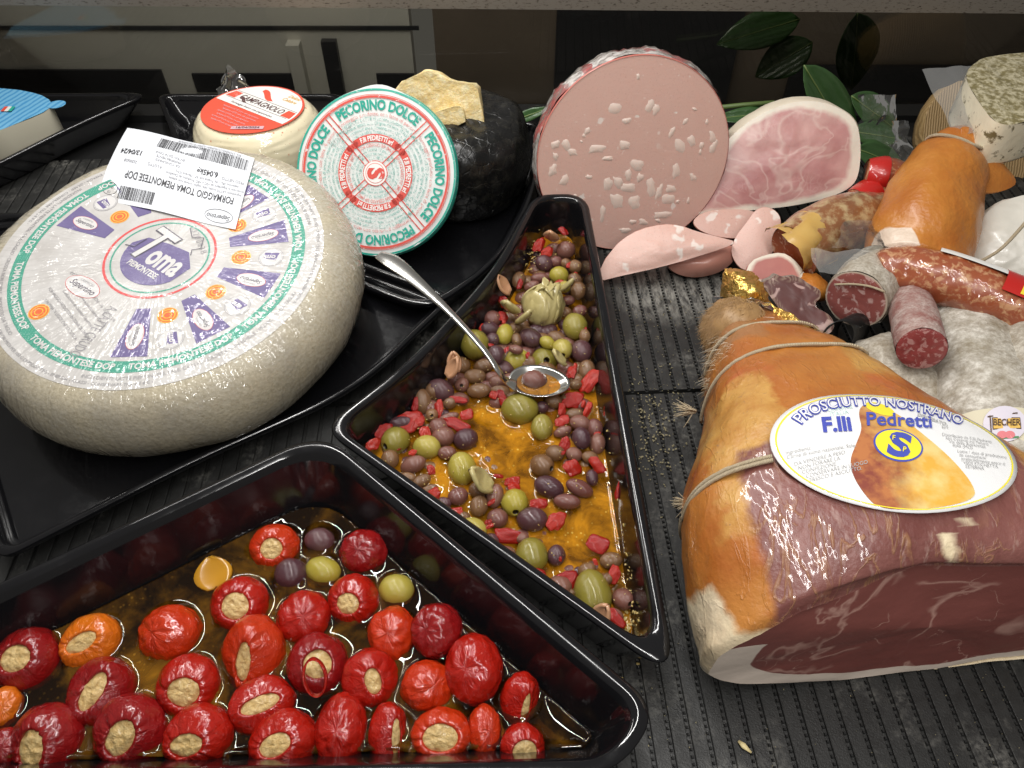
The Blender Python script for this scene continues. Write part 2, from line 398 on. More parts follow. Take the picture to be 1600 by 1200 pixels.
b = B('grana_paste'); b.set(col=b.mix(b.ramp(b.noise(150, 5, .7), [(.45, 0), (.65, 1)]), b.mix(b.noise(24, 3), (.74, .54, .22), (.72, .56, .26)), (.84, .74, .46)), rough=.6, nrm=b.bump(b.noise(110, 6, .7), .8, .004), sss=.15, sssr=(.01, .006, .002), ssss=.4); MT['grana'] = b.m
b = B('grana_pale'); b.set(col=b.mix(b.noise(120, 4), (.80, .68, .36), (.72, .58, .28)), rough=.55, nrm=b.bump(b.noise(140, 5), .5, .002)); MT['grana2'] = b.m
MT['pale_cheese'] = B('pale_cheese').set(col=(.72, .68, .54), rough=.35, coat=.5, coatr=.1).m
b = B('blue_foil_lid'); b.set(col=b.mix(b.ramp(b.wave(45, 1.5, b.mapv((1, 1, 1), (0, 0, .4))), [(.6, 0), (.7, 1)]), (.17, .46, .70), (.07, .30, .58)), rough=.25).wrinkle_coat(60, .5, .002); MT['blue'] = b.m
# peppers and olives
def pepper_mat(name, c1, c2):
    b = B(name); b.set(col=b.mix(b.noise(55, 4), c1, c2), rough=.17, spec=.5, coat=.35, coatr=.04, sss=.06, sssr=(.012, .002, .001), ssss=.3,
        nrm=b.bump(b.math('ADD', b.math('ADD', b.math('MULTIPLY', b.noise(1, 3, .55, vec=b.polar(3.4, 110)[0], dist=.6), 1.0), b.noise(120, 3, .5, vec=b.warp(.015, 60))), b.math('MULTIPLY', b.noise(500, 2), .12)), .45, .0032)); return b.m
MT['pep'] = [pepper_mat('cherry_pepper_red', (.29, .005, .0035), (.38, .014, .005)), pepper_mat('cherry_pepper_dark', (.18, .005, .007), (.26, .008, .007)), pepper_mat('cherry_pepper_orange', (.56, .09, .006), (.60, .17, .010)), pepper_mat('cherry_pepper_scarlet', (.40, .016, .004), (.48, .040, .006))]
b = B('tuna_cheese_filling'); b.set(col=b.mix(b.ramp(b.noise(260, 4, .7), [(.40, 0), (.66, 1)]), (.55, .36, .13), (.70, .52, .24)), rough=.45, nrm=b.bump(b.noise(280, 5, .7), .9, .002), coat=.3, coatr=.15); MT['fill'] = b.m
def olive_mat(name, c1, c2, sp, amt=.6, bsc=160):
    b = B(name); r = b.rnd(); base = b.mix(r, c1, c2); base = b.mix(b.math('MULTIPLY', b.noise(90, 3), .5), base, tuple(x*.6 for x in c1))
    f = b.math('MULTIPLY', b.ramp(b.noise(bsc*2.2, 3, .7), [(.60, 0), (.68, 1)]), amt)
    b.set(col=b.mix(f, base, sp), rough=.2, spec=.5, coat=.35, coatr=.05, nrm=b.bump(b.noise(bsc, 3, .55), .28, .003)); return b.m
MT['ol'] = dict(p=olive_mat('olive_mauve', (.17, .060, .050), (.25, .115, .080), (.09, .035, .03)), v=olive_mat('olive_violet', (.075, .030, .038), (.14, .060, .062), (.04, .015, .02)), b=olive_mat('olive_brown', (.17, .085, .040), (.25, .130, .060), (.08, .04, .015)), g=olive_mat('olive_green', (.25, .21, .030), (.33, .27, .050), (.10, .08, .02), .7), y=olive_mat('olive_yellow', (.40, .33, .040), (.48, .39, .085), (.15, .10, .03), .7))
MT['olin'] = simple('olive_pit_hole', (.03, .018, .008), .4)
b = B('red_pepper_piece'); b.set(col=b.mix(b.rnd(), (.27, .005, .004), (.42, .020, .007)), rough=.24, coat=.15, coatr=.05, nrm=b.bump(b.noise(120, 3), .35, .002)); MT['rp'] = b.m
b = B('artichoke_leaf'); b.set(col=b.mix(b.noise(70, 4, vec=b.mapv((1, 1, .2))), (.52, .44, .20), (.36, .30, .12)), rough=.35, coat=.4, coatr=.1, nrm=b.bump(b.wave(60, 3), .2, .002)); MT['arti'] = b.m
b = B('garlic_tan'); b.set(col=b.mix(b.noise(120, 4), (.55, .30, .17), (.42, .22, .12)), rough=.35, coat=.4); MT['tan'] = b.m
b = B('herb_flecks'); b.set(col=b.mix(b.noise(170, 2), (.52, .34, .10), (.30, .24, .08)), rough=.4); MT['herb'] = b.m
b = B('crumb'); b.set(col=b.mix(b.noise(170, 2), (.34, .29, .17), (.16, .14, .07)), rough=.7); MT['crumb'] = b.m
b = B('yellow_pepper'); b.set(col=(.46, .22, .012), rough=.25, coat=.5); MT['yp'] = b.m
b = B('spoon_steel'); b.set(col=(.62, .61, .58), metal=1, rough=.2); MT['steel'] = b.m
# ------------------------------------------------------------------ meat materials
def morta_mat(name, fat_on, sc, lo=.36):
    b = B(name); w = b.warp(.022, 70)
    cell = b.nd('ShaderNodeTexVoronoi'); b.L(b.mapv((1, 1, .75), vec=w), cell.inputs['Vector']); cell.inputs['Scale'].default_value = sc
    sep = b.nd('ShaderNodeSeparateColor'); b.L(cell.outputs['Color'], sep.inputs[0])
    on = b.math('GREATER_THAN', sep.outputs[0], fat_on); size = b.math('ADD', b.math('MULTIPLY', sep.outputs[1], .26), .20)
    fat = b.math('MULTIPLY', b.math('MULTIPLY', on, b.ramp(b.math('MULTIPLY', b.math('SUBTRACT', size, cell.outputs['Distance']), 9.0), [(0, 0), (1, 1)])), b.ramp(b.noise(14, 2), [(lo, 0), (lo+.08, 1)]))
    tiny = b.math('MULTIPLY', b.math('LESS_THAN', b.vor(190, vec=w), .16), b.ramp(b.noise(50, 2), [(.52, 0), (.58, 1)]))
    pk = b.mix(b.noise(45, 4), (.65, .41, .345), (.69, .45, .38)); pk = b.mix(b.math('MULTIPLY', b.ramp(b.noise(700, 2), [(.6, 0), (.72, 1)]), .4), pk, (.45, .22, .18))
    b.set(col=b.mix(b.math('MULTIPLY', fat, .85), b.mix(b.math('MULTIPLY', tiny, .6), pk, (.76, .62, .56)), (.80, .72, .66)), rough=.42, nrm=b.bump(b.math('ADD', b.noise(320, 4), b.math('MULTIPLY', fat, -.3)), .22, .001), sss=.12, sssr=(.01, .004, .003), ssss=.3)
    return b.m
MT['morta'] = morta_mat('mortadella_cut', .93, 90); MT['morta2'] = morta_mat('mortadella_slice', .30, 70, .15)
MT['mfat'] = B('mortadella_fat').set(col=(.76, .60, .52), rough=.4, sss=.1, sssr=(.01, .005, .004), ssss=.3).m
b = B('mortadella_casing'); b.set(col=b.mix(b.ramp(b.noise(90, 5, .7, vec=b.mapv((1, 1, 2.5))), [(.42, 0), (.62, 1)]), b.mix(b.ramp(b.noise(35, 2), [(.52, 0), (.56, 1)]), (.62, .58, .55), (.42, .08, .08)), (.20, .17, .15)), rough=.25).wrinkle_coat(150, 1.0, .003, 1, .06); MT['mcase'] = b.m
MT['mrim'] = simple('casing_red_edge', (.50, .16, .13), .3)
b = B('mortadella_end'); b.set(col=b.mix(b.noise(30, 4), (.50, .24, .19), (.42, .19, .14)), rough=.3, coat=.4, coatr=.15, nrm=b.bump(b.noise(60, 3), .2, .002)); MT['mend'] = b.m
def edge_mix(b, inner, outer, lo, hi, nz=.06, sc=45):
    e = b.math('ADD', b.attr('edge'), b.math('MULTIPLY', b.math('SUBTRACT', b.noise(sc, 3), .5), nz*2)); return b.mix(b.ramp(e, [(lo, 0), (hi, 1)]), inner, outer)
b = B('cooked_ham_cut'); w = b.warp(.035, 14); v1 = b.ramp(b.noise(15, 3, .5, vec=b.mapv((1, 1, 1.6), (.2, .5, .3)), dist=.9), [(.475, 0), (.50, .8), (.525, 0)]); v2 = b.ramp(b.vor(150, 'DISTANCE_TO_EDGE', vec=b.warp(.02, 50)), [(0, 1), (.10, 0)]); v2 = b.math('MULTIPLY', v2, b.ramp(b.noise(26, 3), [(.54, 0), (.66, .6)]))
pk = b.mix(b.ramp(b.noise(24, 4, vec=w), [(.35, 0), (.65, 1)]), (.47, .205, .20), (.63, .37, .34)); pk = b.mix(b.math('MULTIPLY', v1, .5), b.mix(b.math('MULTIPLY', v2, .45), pk, (.74, .56, .50)), (.78, .62, .55))
b.set(col=edge_mix(b, pk, (.80, .73, .62), .85, .93, .14, 30), rough=.36, nrm=b.bump(b.noise(160, 4), .2, .0015), sss=.1, sssr=(.01, .004, .003), ssss=.3); MT['hamcut'] = b.m
b = B('cooked_ham_rind'); b.set(col=b.mix(b.noise(50, 4), (.74, .60, .44), (.80, .74, .62)), rough=.45, nrm=b.bump(b.noise(70, 4), .4, .002)); MT['hamrind'] = b.m
b = B('speck_cut'); b.set(col=edge_mix(b, b.mix(b.noise(60, 4), (.40, .12, .11), (.52, .22, .18)), (.80, .72, .60), .70, .86, .25, 30), rough=.35, coat=.2); MT['speck'] = b.m
def salami_cut(name, c1, c2, fatc, sc=210, lo=.36, edge=None):
    b = B(name); w = b.warp(.008, 90); f = b.ramp(b.noise(sc, 3, .6, vec=w, dist=.6), [(.54, 0), (.60, 1)]); f2 = b.ramp(b.vor(sc*.42, vec=w), [(lo-.06, 1), (lo, 0)]); f2 = b.math('MULTIPLY', f2, b.ramp(b.noise(60, 2), [(.46, 0), (.54, 1)]))
    c = b.mix(b.math('MULTIPLY', b.math('MAXIMUM', f, f2), .75), b.mix(b.noise(80, 3), c1, c2), fatc)
    if edge: c = edge_mix(b, c, edge, .93, .97, .02)
    b.set(col=c, rough=.36, coat=.25, coatr=.2, nrm=b.bump(b.noise(260, 3), .3, .001)); return b.m
MT['sal1'] = salami_cut('salami_cut', (.22, .055, .05), (.30, .10, .085), (.56, .38, .35), 150, .34, (.46, .38, .30)); MT['sal2'] = salami_cut('small_salami_cut', (.21, .03, .032), (.28, .06, .055), (.46, .25, .23), 240, .3)
MT['sal3'] = salami_cut('spicy_salami_cut', (.34, .07, .025), (.42, .12, .03), (.70, .50, .36), 120, .36)
def mould(name, c1, c2, c3, sc=40):
    b = B(name); n1 = b.ramp(b.noise(sc, 6, .7), [(.36, 0), (.62, 1)]); n2 = b.ramp(b.noise(sc*6, 4, .7, vec=b.mapv((1, 1, .4))), [(.38, 0), (.62, 1)])
    b.set(col=b.mix(b.math('MULTIPLY', n2, .55), b.mix(n1, c1, c2), c3), rough=.8, nrm=b.bump(b.math('ADD', b.noise(sc*3, 5, .65), b.noise(sc*9, 3)), .5, .002)); return b.m
MT['mould'] = mould('mouldy_casing', (.30, .26, .19), (.74, .71, .64), (.20, .16, .11)); MT['mould2'] = mould('grey_mouldy_casing', (.30, .25, .18), (.60, .56, .48), (.20, .16, .11), 60); MT['mould3'] = mould('red_mouldy_casing', (.26, .085, .07), (.52, .42, .38), (.22, .10, .08), 70)
b = B('wrapped_sausage'); w = b.warp(.01, 60); f = b.ramp(b.noise(150, 4, .6, vec=w), [(.50, 0), (.62, 1)])
b.set(col=b.mix(b.math('MULTIPLY', f, .75), b.mix(b.noise(45, 3), (.24, .045, .020), (.36, .10, .035)), (.58, .33, .17)), rough=.35).wrinkle_coat(70, .9, .004, 1, .05); MT['wsau'] = b.m
b = B('spicy_casing'); f = b.ramp(b.noise(80, 5, .65), [(.45, 0), (.62, 1)]); b.set(col=b.mix(f, b.mix(b.noise(30, 2), (.20, .075, .03), (.30, .12, .04)), (.46, .33, .17)), rough=.35, nrm=b.bump(b.noise(90, 4), .4, .002)).wrinkle_coat(60, .8, .004, .9, .07); MT['spicy'] = b.m
b = B('amber_film'); b.set(col=b.mix(b.noise(40, 3), (.60, .33, .06), (.70, .48, .16)), rough=.3, alpha=.82).wrinkle_coat(50, .8, .004, .9, .06); MT['amber'] = b.m
b = B('coppa_cut'); w = b.warp(.03, 40); f = b.ramp(b.noise(55, 3, .5, vec=w, dist=1.0), [(.56, 0), (.62, 1)]); r_ = b.wave(95, 6, w, 2)
c = b.mix(b.math('MULTIPLY', f, .9), b.mix(b.noise(80, 3), (.085, .030, .028), (.13, .05, .045)), (.48, .32, .29)); c = b.mix(b.math('MULTIPLY', b.ramp(b.attr('edge'), [(.74, 0), (.86, 1)]), b.math('MULTIPLY', r_, .45)), c, (.40, .30, .22)); b.set(col=c, rough=.38, coat=.2); MT['coppa'] = b.m
b = B('coppa_side'); b.set(col=b.mix(b.noise(150, 4, .7), (.12, .07, .06), (.42, .36, .30)), rough=.7, nrm=b.bump(b.wave(90, 5), .5, .002)); MT['coppas'] = b.m
# raw ham
b = B('ham_skin'); vn = b.noise(52, 4, .55, vec=b.mapv((1.3, .42, .6), (0, 0, .2)), dist=.7); vv = b.ramp(vn, [(.465, 0), (.5, 1), (.535, 0)]); vv = b.math('MULTIPLY', vv, b.ramp(b.noise(26, 3), [(.40, 0), (.56, 1)]))
skin = b.mix(b.ramp(b.noise(16, 5, .6), [(.35, 0), (.65, 1)]), (.34, .095, .014), (.46, .18, .034)); skin = b.mix(b.math('MULTIPLY', b.ramp(b.noise(26, 3), [(.58, 0), (.72, 1)]), .6), skin, (.42, .085, .03))
yf = b.mix(b.ramp(b.noise(40, 5, .65), [(.4, 0), (.65, 1)]), (.52, .28, .07), (.42, .18, .036)); yf = b.mix(b.ramp(b.noise(260, 4, .7), [(.60, 0), (.70, .7)]), yf, (.28, .15, .07))
meat = b.mix(b.ramp(b.noise(34, 5, .6, vec=b.mapv((1.6, .6, 1))), [(.35, 0), (.65, 1)]), (.155, .046, .038), (.235, .090, .075)); meat = b.mix(b.math('MULTIPLY', vv, .5), meat, (.42, .22, .09)); meat = b.mix(b.math('MULTIPLY', b.ramp(b.noise(90, 3, .6, vec=b.mapv((2, .5, 1))), [(.60, 0), (.68, 1)]), .5), meat, (.36, .22, .19))
fatw = b.mix(b.noise(40, 4), (.80, .70, .52), (.74, .58, .34))
def am(a, w=.5): return b.ramp(b.math('ADD', b.attr(a), b.math('MULTIPLY', b.math('SUBTRACT', b.noise(45, 5, .6), .5), w)), [(.40, 0), (.60, 1)])
c = b.mix(am('yel', 1.0), skin, yf); c = b.mix(am('meat', .6), c, meat); c = b.mix(am('fat', .6), c, fatw); c = b.mix(b.math('MULTIPLY', am('fur', .8), .6), c, (.30, .16, .07))
c = b.mix(b.math('MULTIPLY', b.ramp(b.noise(420, 4, .7), [(.60, 0), (.72, 1)]), .35), c, (.16, .07, .03)); c = b.mix(b.math('MULTIPLY', b.ramp(b.noise(11, 4, .6), [(.52, 0), (.72, 1)]), .4), c, (.20, .075, .03))
b.set(col=c, rough=.42, nrm=b.bump(b.math('ADD', b.math('ADD', b.noise(60, 4), b.math('MULTIPLY', b.noise(260, 4), .4)), b.math('MULTIPLY', vv, .3)), .5, .0025)).wrinkle_coat(55, .5, .004, .45, .09); MT['hamskin'] = b.m
b = B('ham_cut'); w = b.warp(.05, 16); v1 = b.ramp(b.noise(13, 4, .5, dist=.8), [(.478, 0), (.5, 1), (.522, 0)]); v1 = b.math('MULTIPLY', v1, b.ramp(b.noise(20, 2), [(.42, 0), (.5, 1)])); v2 = b.math('MULTIPLY', b.ramp(b.noise(40, 3, .5, dist=.6), [(.485, 0), (.5, 1), (.515, 0)]), b.ramp(b.noise(30, 3), [(.52, 0), (.62, 1)]))
mt = b.mix(b.noise(18, 4), (.20, .055, .046), (.26, .085, .070)); mt = b.mix(b.math('MULTIPLY', b.math('MAXIMUM', v1, v2), .75), mt, (.58, .34, .28))
e = b.math('ADD', b.attr('fat'), b.math('MULTIPLY', b.math('SUBTRACT', b.noise(40, 3), .5), .35)); b.set(col=b.mix(b.ramp(e, [(.46, 0), (.54, 1)]), mt, (.80, .68, .58)), rough=.45, coat=.15, coatr=.25, nrm=b.bump(b.noise(200, 4), .25, .001)); MT['hamcutf'] = b.m
b = B('hock_skin'); b.set(col=b.mix(b.ramp(b.noise(22, 5, .6), [(.35, 0), (.65, 1)]), b.mix(b.ramp(b.attr('fat'), [(.45, 0), (.55, 1)]), (.42, .125, .014), (.74, .66, .56)), b.mix(b.ramp(b.attr('fat'), [(.45, 0), (.55, 1)]), (.52, .205, .032), (.70, .56, .44))), rough=.38, nrm=b.bump(b.math('ADD', b.noise(50, 3), b.math('MULTIPLY', b.noise(240, 4), .5)), .6, .003), coat=.3, coatr=.22); MT['hock'] = b.m
b = B('string'); tw_ = b.wave(420, 1, b.mapv((1, 1, 1), (.5, .6, .6)), 1); b.set(col=b.mix(b.noise(200, 4), (.66, .56, .40), (.46, .36, .22)), rough=.75, nrm=b.bump(tw_, .8, .0008)); MT['string'] = b.m
b = B('fur'); b.set(col=b.mix(b.noise(90, 3), (.42, .26, .11), (.26, .14, .055)), rough=.45); MT['fur'] = b.m
b = B('pale_bristle'); b.set(col=(.72, .64, .50), rough=.4); MT['bristle'] = b.m
b = B('gold_foil'); cr = b.vor(170, 'DISTANCE_TO_EDGE', vec=b.warp(.02, 60)); b.set(col=(.88, .58, .16), metal=1, rough=.36, nrm=b.bump(b.math('ADD', b.noise(150, 3, .6), cr), .45, .004)); MT['gold'] = b.m
MT['silver'] = B('foil_inside').set(col=(.72, .72, .74), metal=1, rough=.28).m
b = B('husk_wrapper'); b.set(col=b.mix(b.wave(120, 1.5, direction='X'), (.34, .21, .085), (.46, .31, .14)), rough=.6, nrm=b.bump(b.wave(120, 1.5), .5, .002)); MT['husk'] = b.m
b = B('herb_crust'); n1 = b.ramp(b.noise(150, 5, .7), [(.44, 0), (.58, 1)]); b.set(col=b.mix(n1, b.mix(b.noise(40, 3), (.17, .14, .05), (.26, .21, .085)), (.56, .50, .33)), rough=.5, nrm=b.bump(b.noise(160, 5), .8, .003), coat=.5, coatr=.1); MT['herbc'] = b.m
b = B('herb_cheese_side'); n1 = b.ramp(b.noise(90, 5, .7), [(.56, 0), (.64, 1)]); b.set(col=b.mix(n1, (.80, .74, .56), (.16, .13, .06)), rough=.4, coat=.6, coatr=.1, nrm=b.bump(b.noise(60, 4), .4, .003)); MT['herbs'] = b.m
b = B('white_wax_paper'); b.set(col=b.mix(b.noise(20, 3), (.78, .76, .69), (.66, .63, .55)), rough=.35, coat=.4, coatr=.15, nrm=b.bump(b.noise(24, 3, vec=b.warp(.04, 12)), .6, .008)); MT['wpaper'] = b.m
b = B('bay_leaf'); b.set(col=b.mix(b.noise(30, 4), (.028, .075, .022), (.05, .115, .03)), rough=.32, nrm=b.bump(b.wave(60, 2, direction='Y'), .25, .002)); MT['leaf'] = b.m
MT['rib'] = simple('leaf_rib', (.16, .22, .07), .4); MT['stem'] = simple('leaf_stem', (.10, .15, .04), .5)
MT['lwhite'] = B('ham_label_paper').set(col=(.80, .80, .80), rough=.3).wrinkle_coat(45, .7, .004, 1, .07).m
def lmat(n, c): return B(n).set(col=c, rough=.3).wrinkle_coat(45, .7, .004, 1, .07).m
MT['lblue'] = lmat('ham_label_blue', (.065, .085, .42)); MT['lyel'] = lmat('ham_label_yellow', (.86, .74, .04)); MT['lgrey'] = lmat('ham_label_grey', (.42, .42, .42)); MT['lteal'] = lmat('ham_label_stamp', (.55, .72, .70))
b = B('ham_picture'); b.set(col=b.mix(b.ramp(b.math('ADD', b.attr('edge'), b.math('MULTIPLY', b.math('SUBTRACT', b.noise(70, 4, .6), .5), .9)), [(.1, 0), (.6, 1)]), b.mix(b.ramp(b.noise(90, 4), [(.4, 0), (.6, 1)]), (.24, .06, .04), (.46, .17, .06)), b.mix(b.ramp(b.noise(60, 4), [(.4, 0), (.62, 1)]), (.74, .40, .06), (.74, .58, .22))), rough=.3).wrinkle_coat(45, .7, .004, 1, .07); MT['lham'] = b.m
MT['cream'] = B('cream_band').set(col=(.66, .61, .45), rough=.5).m; MT['lilac'] = simple('lilac_disc', (.68, .64, .72), .4); MT['ochre'] = simple('ochre_plate', (.74, .48, .12), .4); MT['brownink'] = simple('brown_ink', (.09, .05, .03), .5); MT['pinkink'] = simple('pink_print', (.70, .22, .24), .4); MT['greenink'] = simple('green_print', (.10, .26, .12), .4)
b = B('red_wrapper'); b.set(col=(.48, .014, .010), rough=.35).wrinkle_coat(60, .8, .004, .5, .1); MT['redwrap'] = b.m
MT['blackband'] = simple('black_band', (.012, .012, .012), .3); MT['whitep'] = simple('white_plain', (.78, .77, .74), .35); MT['yprint'] = simple('yellow_print', (.82, .66, .05), .35)

b = B('bone_and_fat'); b.set(col=b.mix(b.noise(120, 4), (.62, .46, .32), (.50, .30, .20)), rough=.4, nrm=b.bump(b.noise(160, 4), .6, .002)); MT['bone'] = b.m
# ------------------------------------------------------------------ deck, mats, glass back
def boxv(x0, x1, y0, y1, z0, z1):
    V = [(x, y, z) for z in (z0, z1) for y in (y0, y1) for x in (x0, x1)]
    return V, [(0, 2, 3, 1), (4, 5, 7, 6), (0, 1, 5, 4), (2, 6, 7, 3), (0, 4, 6, 2), (1, 3, 7, 5)]
V, F = boxv(-1.0, 1.0, -.05, .91, -.03, -.0035)
tag(mk('counter_deck', V, F, MT['deck'], smooth=False), kind='structure')
YAW = math.radians(2.95)
def mat_sheet(y0, y1, x0, x1, label_z):
    """moulded rubber mat: flat ribs with sunk grooves, studs in the grooves"""
    pitch = .0121; rib = .0092; dep = .0018; V = []; F = []; sv = []; sf = []
    x = x0; prof = []
    while x < x1:
        prof += [(x, 0), (x+.0004, .0003), (x+rib-.0004, .0003), (x+rib, 0), (x+rib+.0002, -dep), (x+pitch-.0002, -dep)]
        x += pitch
    ny = 14
    for i in range(ny+1):
        y = y0+(y1-y0)*i/ny
        for px, pz in prof: V.append((px, y, pz+label_z+.0005*fbm(Vector((px*4, y*8, label_z*99)))))
    n = len(prof)
    for i in range(ny):
        for j in range(n-1): F.append((i*n+j, i*n+j+1, (i+1)*n+j+1, (i+1)*n+j))
    # front and back edges turn down
    o = len(V)
    for e, y in ((0, y0), (ny, y1)):
        b0 = len(V)
        for j in range(n): V.append((prof[j][0], y, -.003))
        for j in range(n-1):
            a = e*n+j; c = b0+j
            F.append((a, c, c+1, a+1) if e == 0 else (a, a+1, c+1, c))
    m = mk('display_mat', V, F, MT['rubber'], smooth=False); m.rotation_euler.z = YAW
    tag(m, kind='structure')
    x = x0
    while x < x1:
        gx = x+rib+(pitch-rib)/2; y = y0+.002
        if gx > .03:
            while y < y1:
                w = .0010; l = .0011; z0 = label_z-dep; z1 = label_z-.0002+random.uniform(-.0003, .0002)
                k = len(sv)
                sv += [(gx-w, y-l, z0), (gx+w, y-l, z0), (gx+w, y+l, z0), (gx-w, y+l, z0), (gx-w*.6, y-l*.6, z1), (gx+w*.6, y-l*.6, z1), (gx+w*.6, y+l*.6, z1), (gx-w*.6, y+l*.6, z1)]
                sf += [(k+4, k+5, k+6, k+7), (k, k+1, k+5, k+4), (k+1, k+2, k+6, k+5), (k+2, k+3, k+7, k+6), (k+3, k, k+4, k+7)]
                y += .0043
        x += pitch
    s = mk('groove_studs', sv, sf, MT['stud'], m, smooth=False); s['kind'] = 'stuff'
mat_sheet(.05, .4165, -.62, .66, 0.0)
mat_sheet(.4195, .80, -.66, .70, .0012)
# crumbs on the mat
fv = []; ff = []
def fleck(c, r, q=None):
    k = len(fv); n = Vector((random.gauss(0, .35), random.gauss(0, .35), 1)).normalized(); a = n.orthogonal().normalized(); bb = n.cross(a); t = random.uniform(.25, .5)
    rot = random.uniform(0, 6.28); a, bb = a*math.cos(rot)+bb*math.sin(rot), bb*math.cos(rot)-a*math.sin(rot)
    for s1, s2 in ((-1, -.5), (0, -.8), (1, -.2), (.7, .6), (-.6, .7)): fv.append(Vector(c)+a*s1*r+bb*s2*r*.8)
    fv.append(Vector(c)+n*r*t)
    for i in range(5): ff.append((k+i, k+(i+1) % 5, k+5))
for _ in range(240):
    x = random.gauss(1020, 25); y = random.gauss(675, 45)
    fleck(P(x, y, .002), random.uniform(.0004, .0013))
for _ in range(260):
    x = random.uniform(955, 1130); y = random.uniform(440, 640)
    fleck(P(x, y, .003), random.uniform(.0003, .0007))
for _ in range(120):
    fleck(P(random.uniform(1000, 1600), random.uniform(800, 1200), .002), random.uniform(.0002, .0006))
tag(mk('crumbs', fv, ff, MT['crumb'], smooth=False), 'pale herb and salt crumbs scattered on the ribbed black mat', 'crumbs', kind='stuff')
V, F = merge(tube([P(1154, 1158, .003), P(1162, 1165, .0045), P(1174, 1176, .003)], [.001, .0019, .0006], 8, flat=.5))
tag(mk('cheese_shaving', V, F, MT['grana2'], origin=P(1162, 1165, .001)), 'tiny pale shaving lying on the front of the ribbed mat', 'crumb')

YB = .895
V, F = boxv(-1.0, 1.0, YB, YB+.004, 0, .135)
tag(mk('glass_panel', V, F, MT['smoked'], smooth=False), 'dark smoked glass panel along the back of the display', 'glass panel')
V, F = boxv(-1.02, 1.02, YB-.008, YB+.012, .1235, .152)
r = mk('panel_rail', [(x, y, z-.008*x) for x, y, z in V], F, MT['rail'], smooth=False); tag(r, 'worn metal rail with dark specks above the smoked glass', 'rail')
V, F = boxv(-1.0, 1.0, YB-.03, YB-.003, -.0034, .006)
tag(mk('sill_strip', V, F, MT['deck'], smooth=False), 'black foot strip under the smoked glass panel', 'strip')
# stand-ins for the glass's reflections: pale cabinet with dark slabs, a brown board
YC = 1.16
def pbox(x0, y0, x1, y1, d0, d1, m, parent, name):
    a = PY(x0, y0, YC); c = PY(x1, y1, YC)
    V, F = boxv(min(a.x, c.x), max(a.x, c.x), YC-d1, YC-d0, min(a.z, c.z), max(a.z, c.z))
    return part_w(name, V, F, m, parent, smooth=False)
cb = thing('cabinet', 'pale grey cabinet front with dark openings seen through the smoked glass', 'cabinet', (-.3, YC, -.3))
pbox(-300, -40, 668, 320, -.03, 0, MT['cab'], cb, 'front_panel')
pbox(-300, 40, 655, 46, .0, .003, MT['cabdark'], cb, 'gap')
pbox(-300, 108, 285, 200, .0, .004, MT['cabdark'], cb, 'opening')
pbox(300, 114, 462, 142, .0, .004, MT['cabdark'], cb, 'opening')
pbox(588, 114, 650, 142, .0, .004, MT['cabdark'], cb, 'opening')
pbox(470, 62, 480, 200, .0, .02, MT['cab'], cb, 'stile')
pbox(526, 60, 529, 200, .0, .012, MT['cabdark'], cb, 'gap')
bb_ = thing('brown_board', 'dark brown board behind the smoked glass beside the cabinet', 'board', (.4, YC, -.3))
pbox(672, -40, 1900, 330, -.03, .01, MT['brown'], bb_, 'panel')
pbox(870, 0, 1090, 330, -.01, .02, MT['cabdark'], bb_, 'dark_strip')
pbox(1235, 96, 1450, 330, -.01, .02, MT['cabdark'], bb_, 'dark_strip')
V, F = boxv(-1.2, 1.2, .93, 1.5, -.32, -.30)
tag(mk('back_floor', V, F, MT['cabdark'], smooth=False), kind='structure')

# ------------------------------------------------------------------ trays
def inset_poly(poly, d):
    n = len(poly); L = []
    area2 = sum(poly[i].x*poly[(i+1) % n].y-poly[(i+1) % n].x*poly[i].y for i in range(n)); sg = 1 if area2 > 0 else -1
    for i in range(n):
        a, b_ = poly[i], poly[(i+1) % n]; t = (b_-a).normalized(); nn = Vector((-t.y, t.x))*sg
        L.append((a+nn*d, t))
    out = []
    for i in range(n):
        p, r_ = L[i-1]; q, s_ = L[i]
        c = r_.x*s_.y-r_.y*s_.x
        if abs(c) < 1e-4: out.append(q.copy()); continue
        k = ((q.x-p.x)*s_.y-(q.y-p.y)*s_.x)/c
        out.append(p+r_*k)
    return out
def round_poly(poly, rad, k=10):
    out = []; n = len(poly)
    for i in range(n):
        a, b_, c = poly[i-1], poly[i], poly[(i+1) % n]
        la = (a-b_).length; lc = (c-b_).length; t = min(rad[i], la*.48, lc*.48)
        p = b_+(a-b_)*(t/la); q = b_+(c-b_)*(t/lc)
        for j in range(k+1):
            s = j/k; out.append(p*(1-s)**2+b_*2*s*(1-s)+q*s*s)
    return out
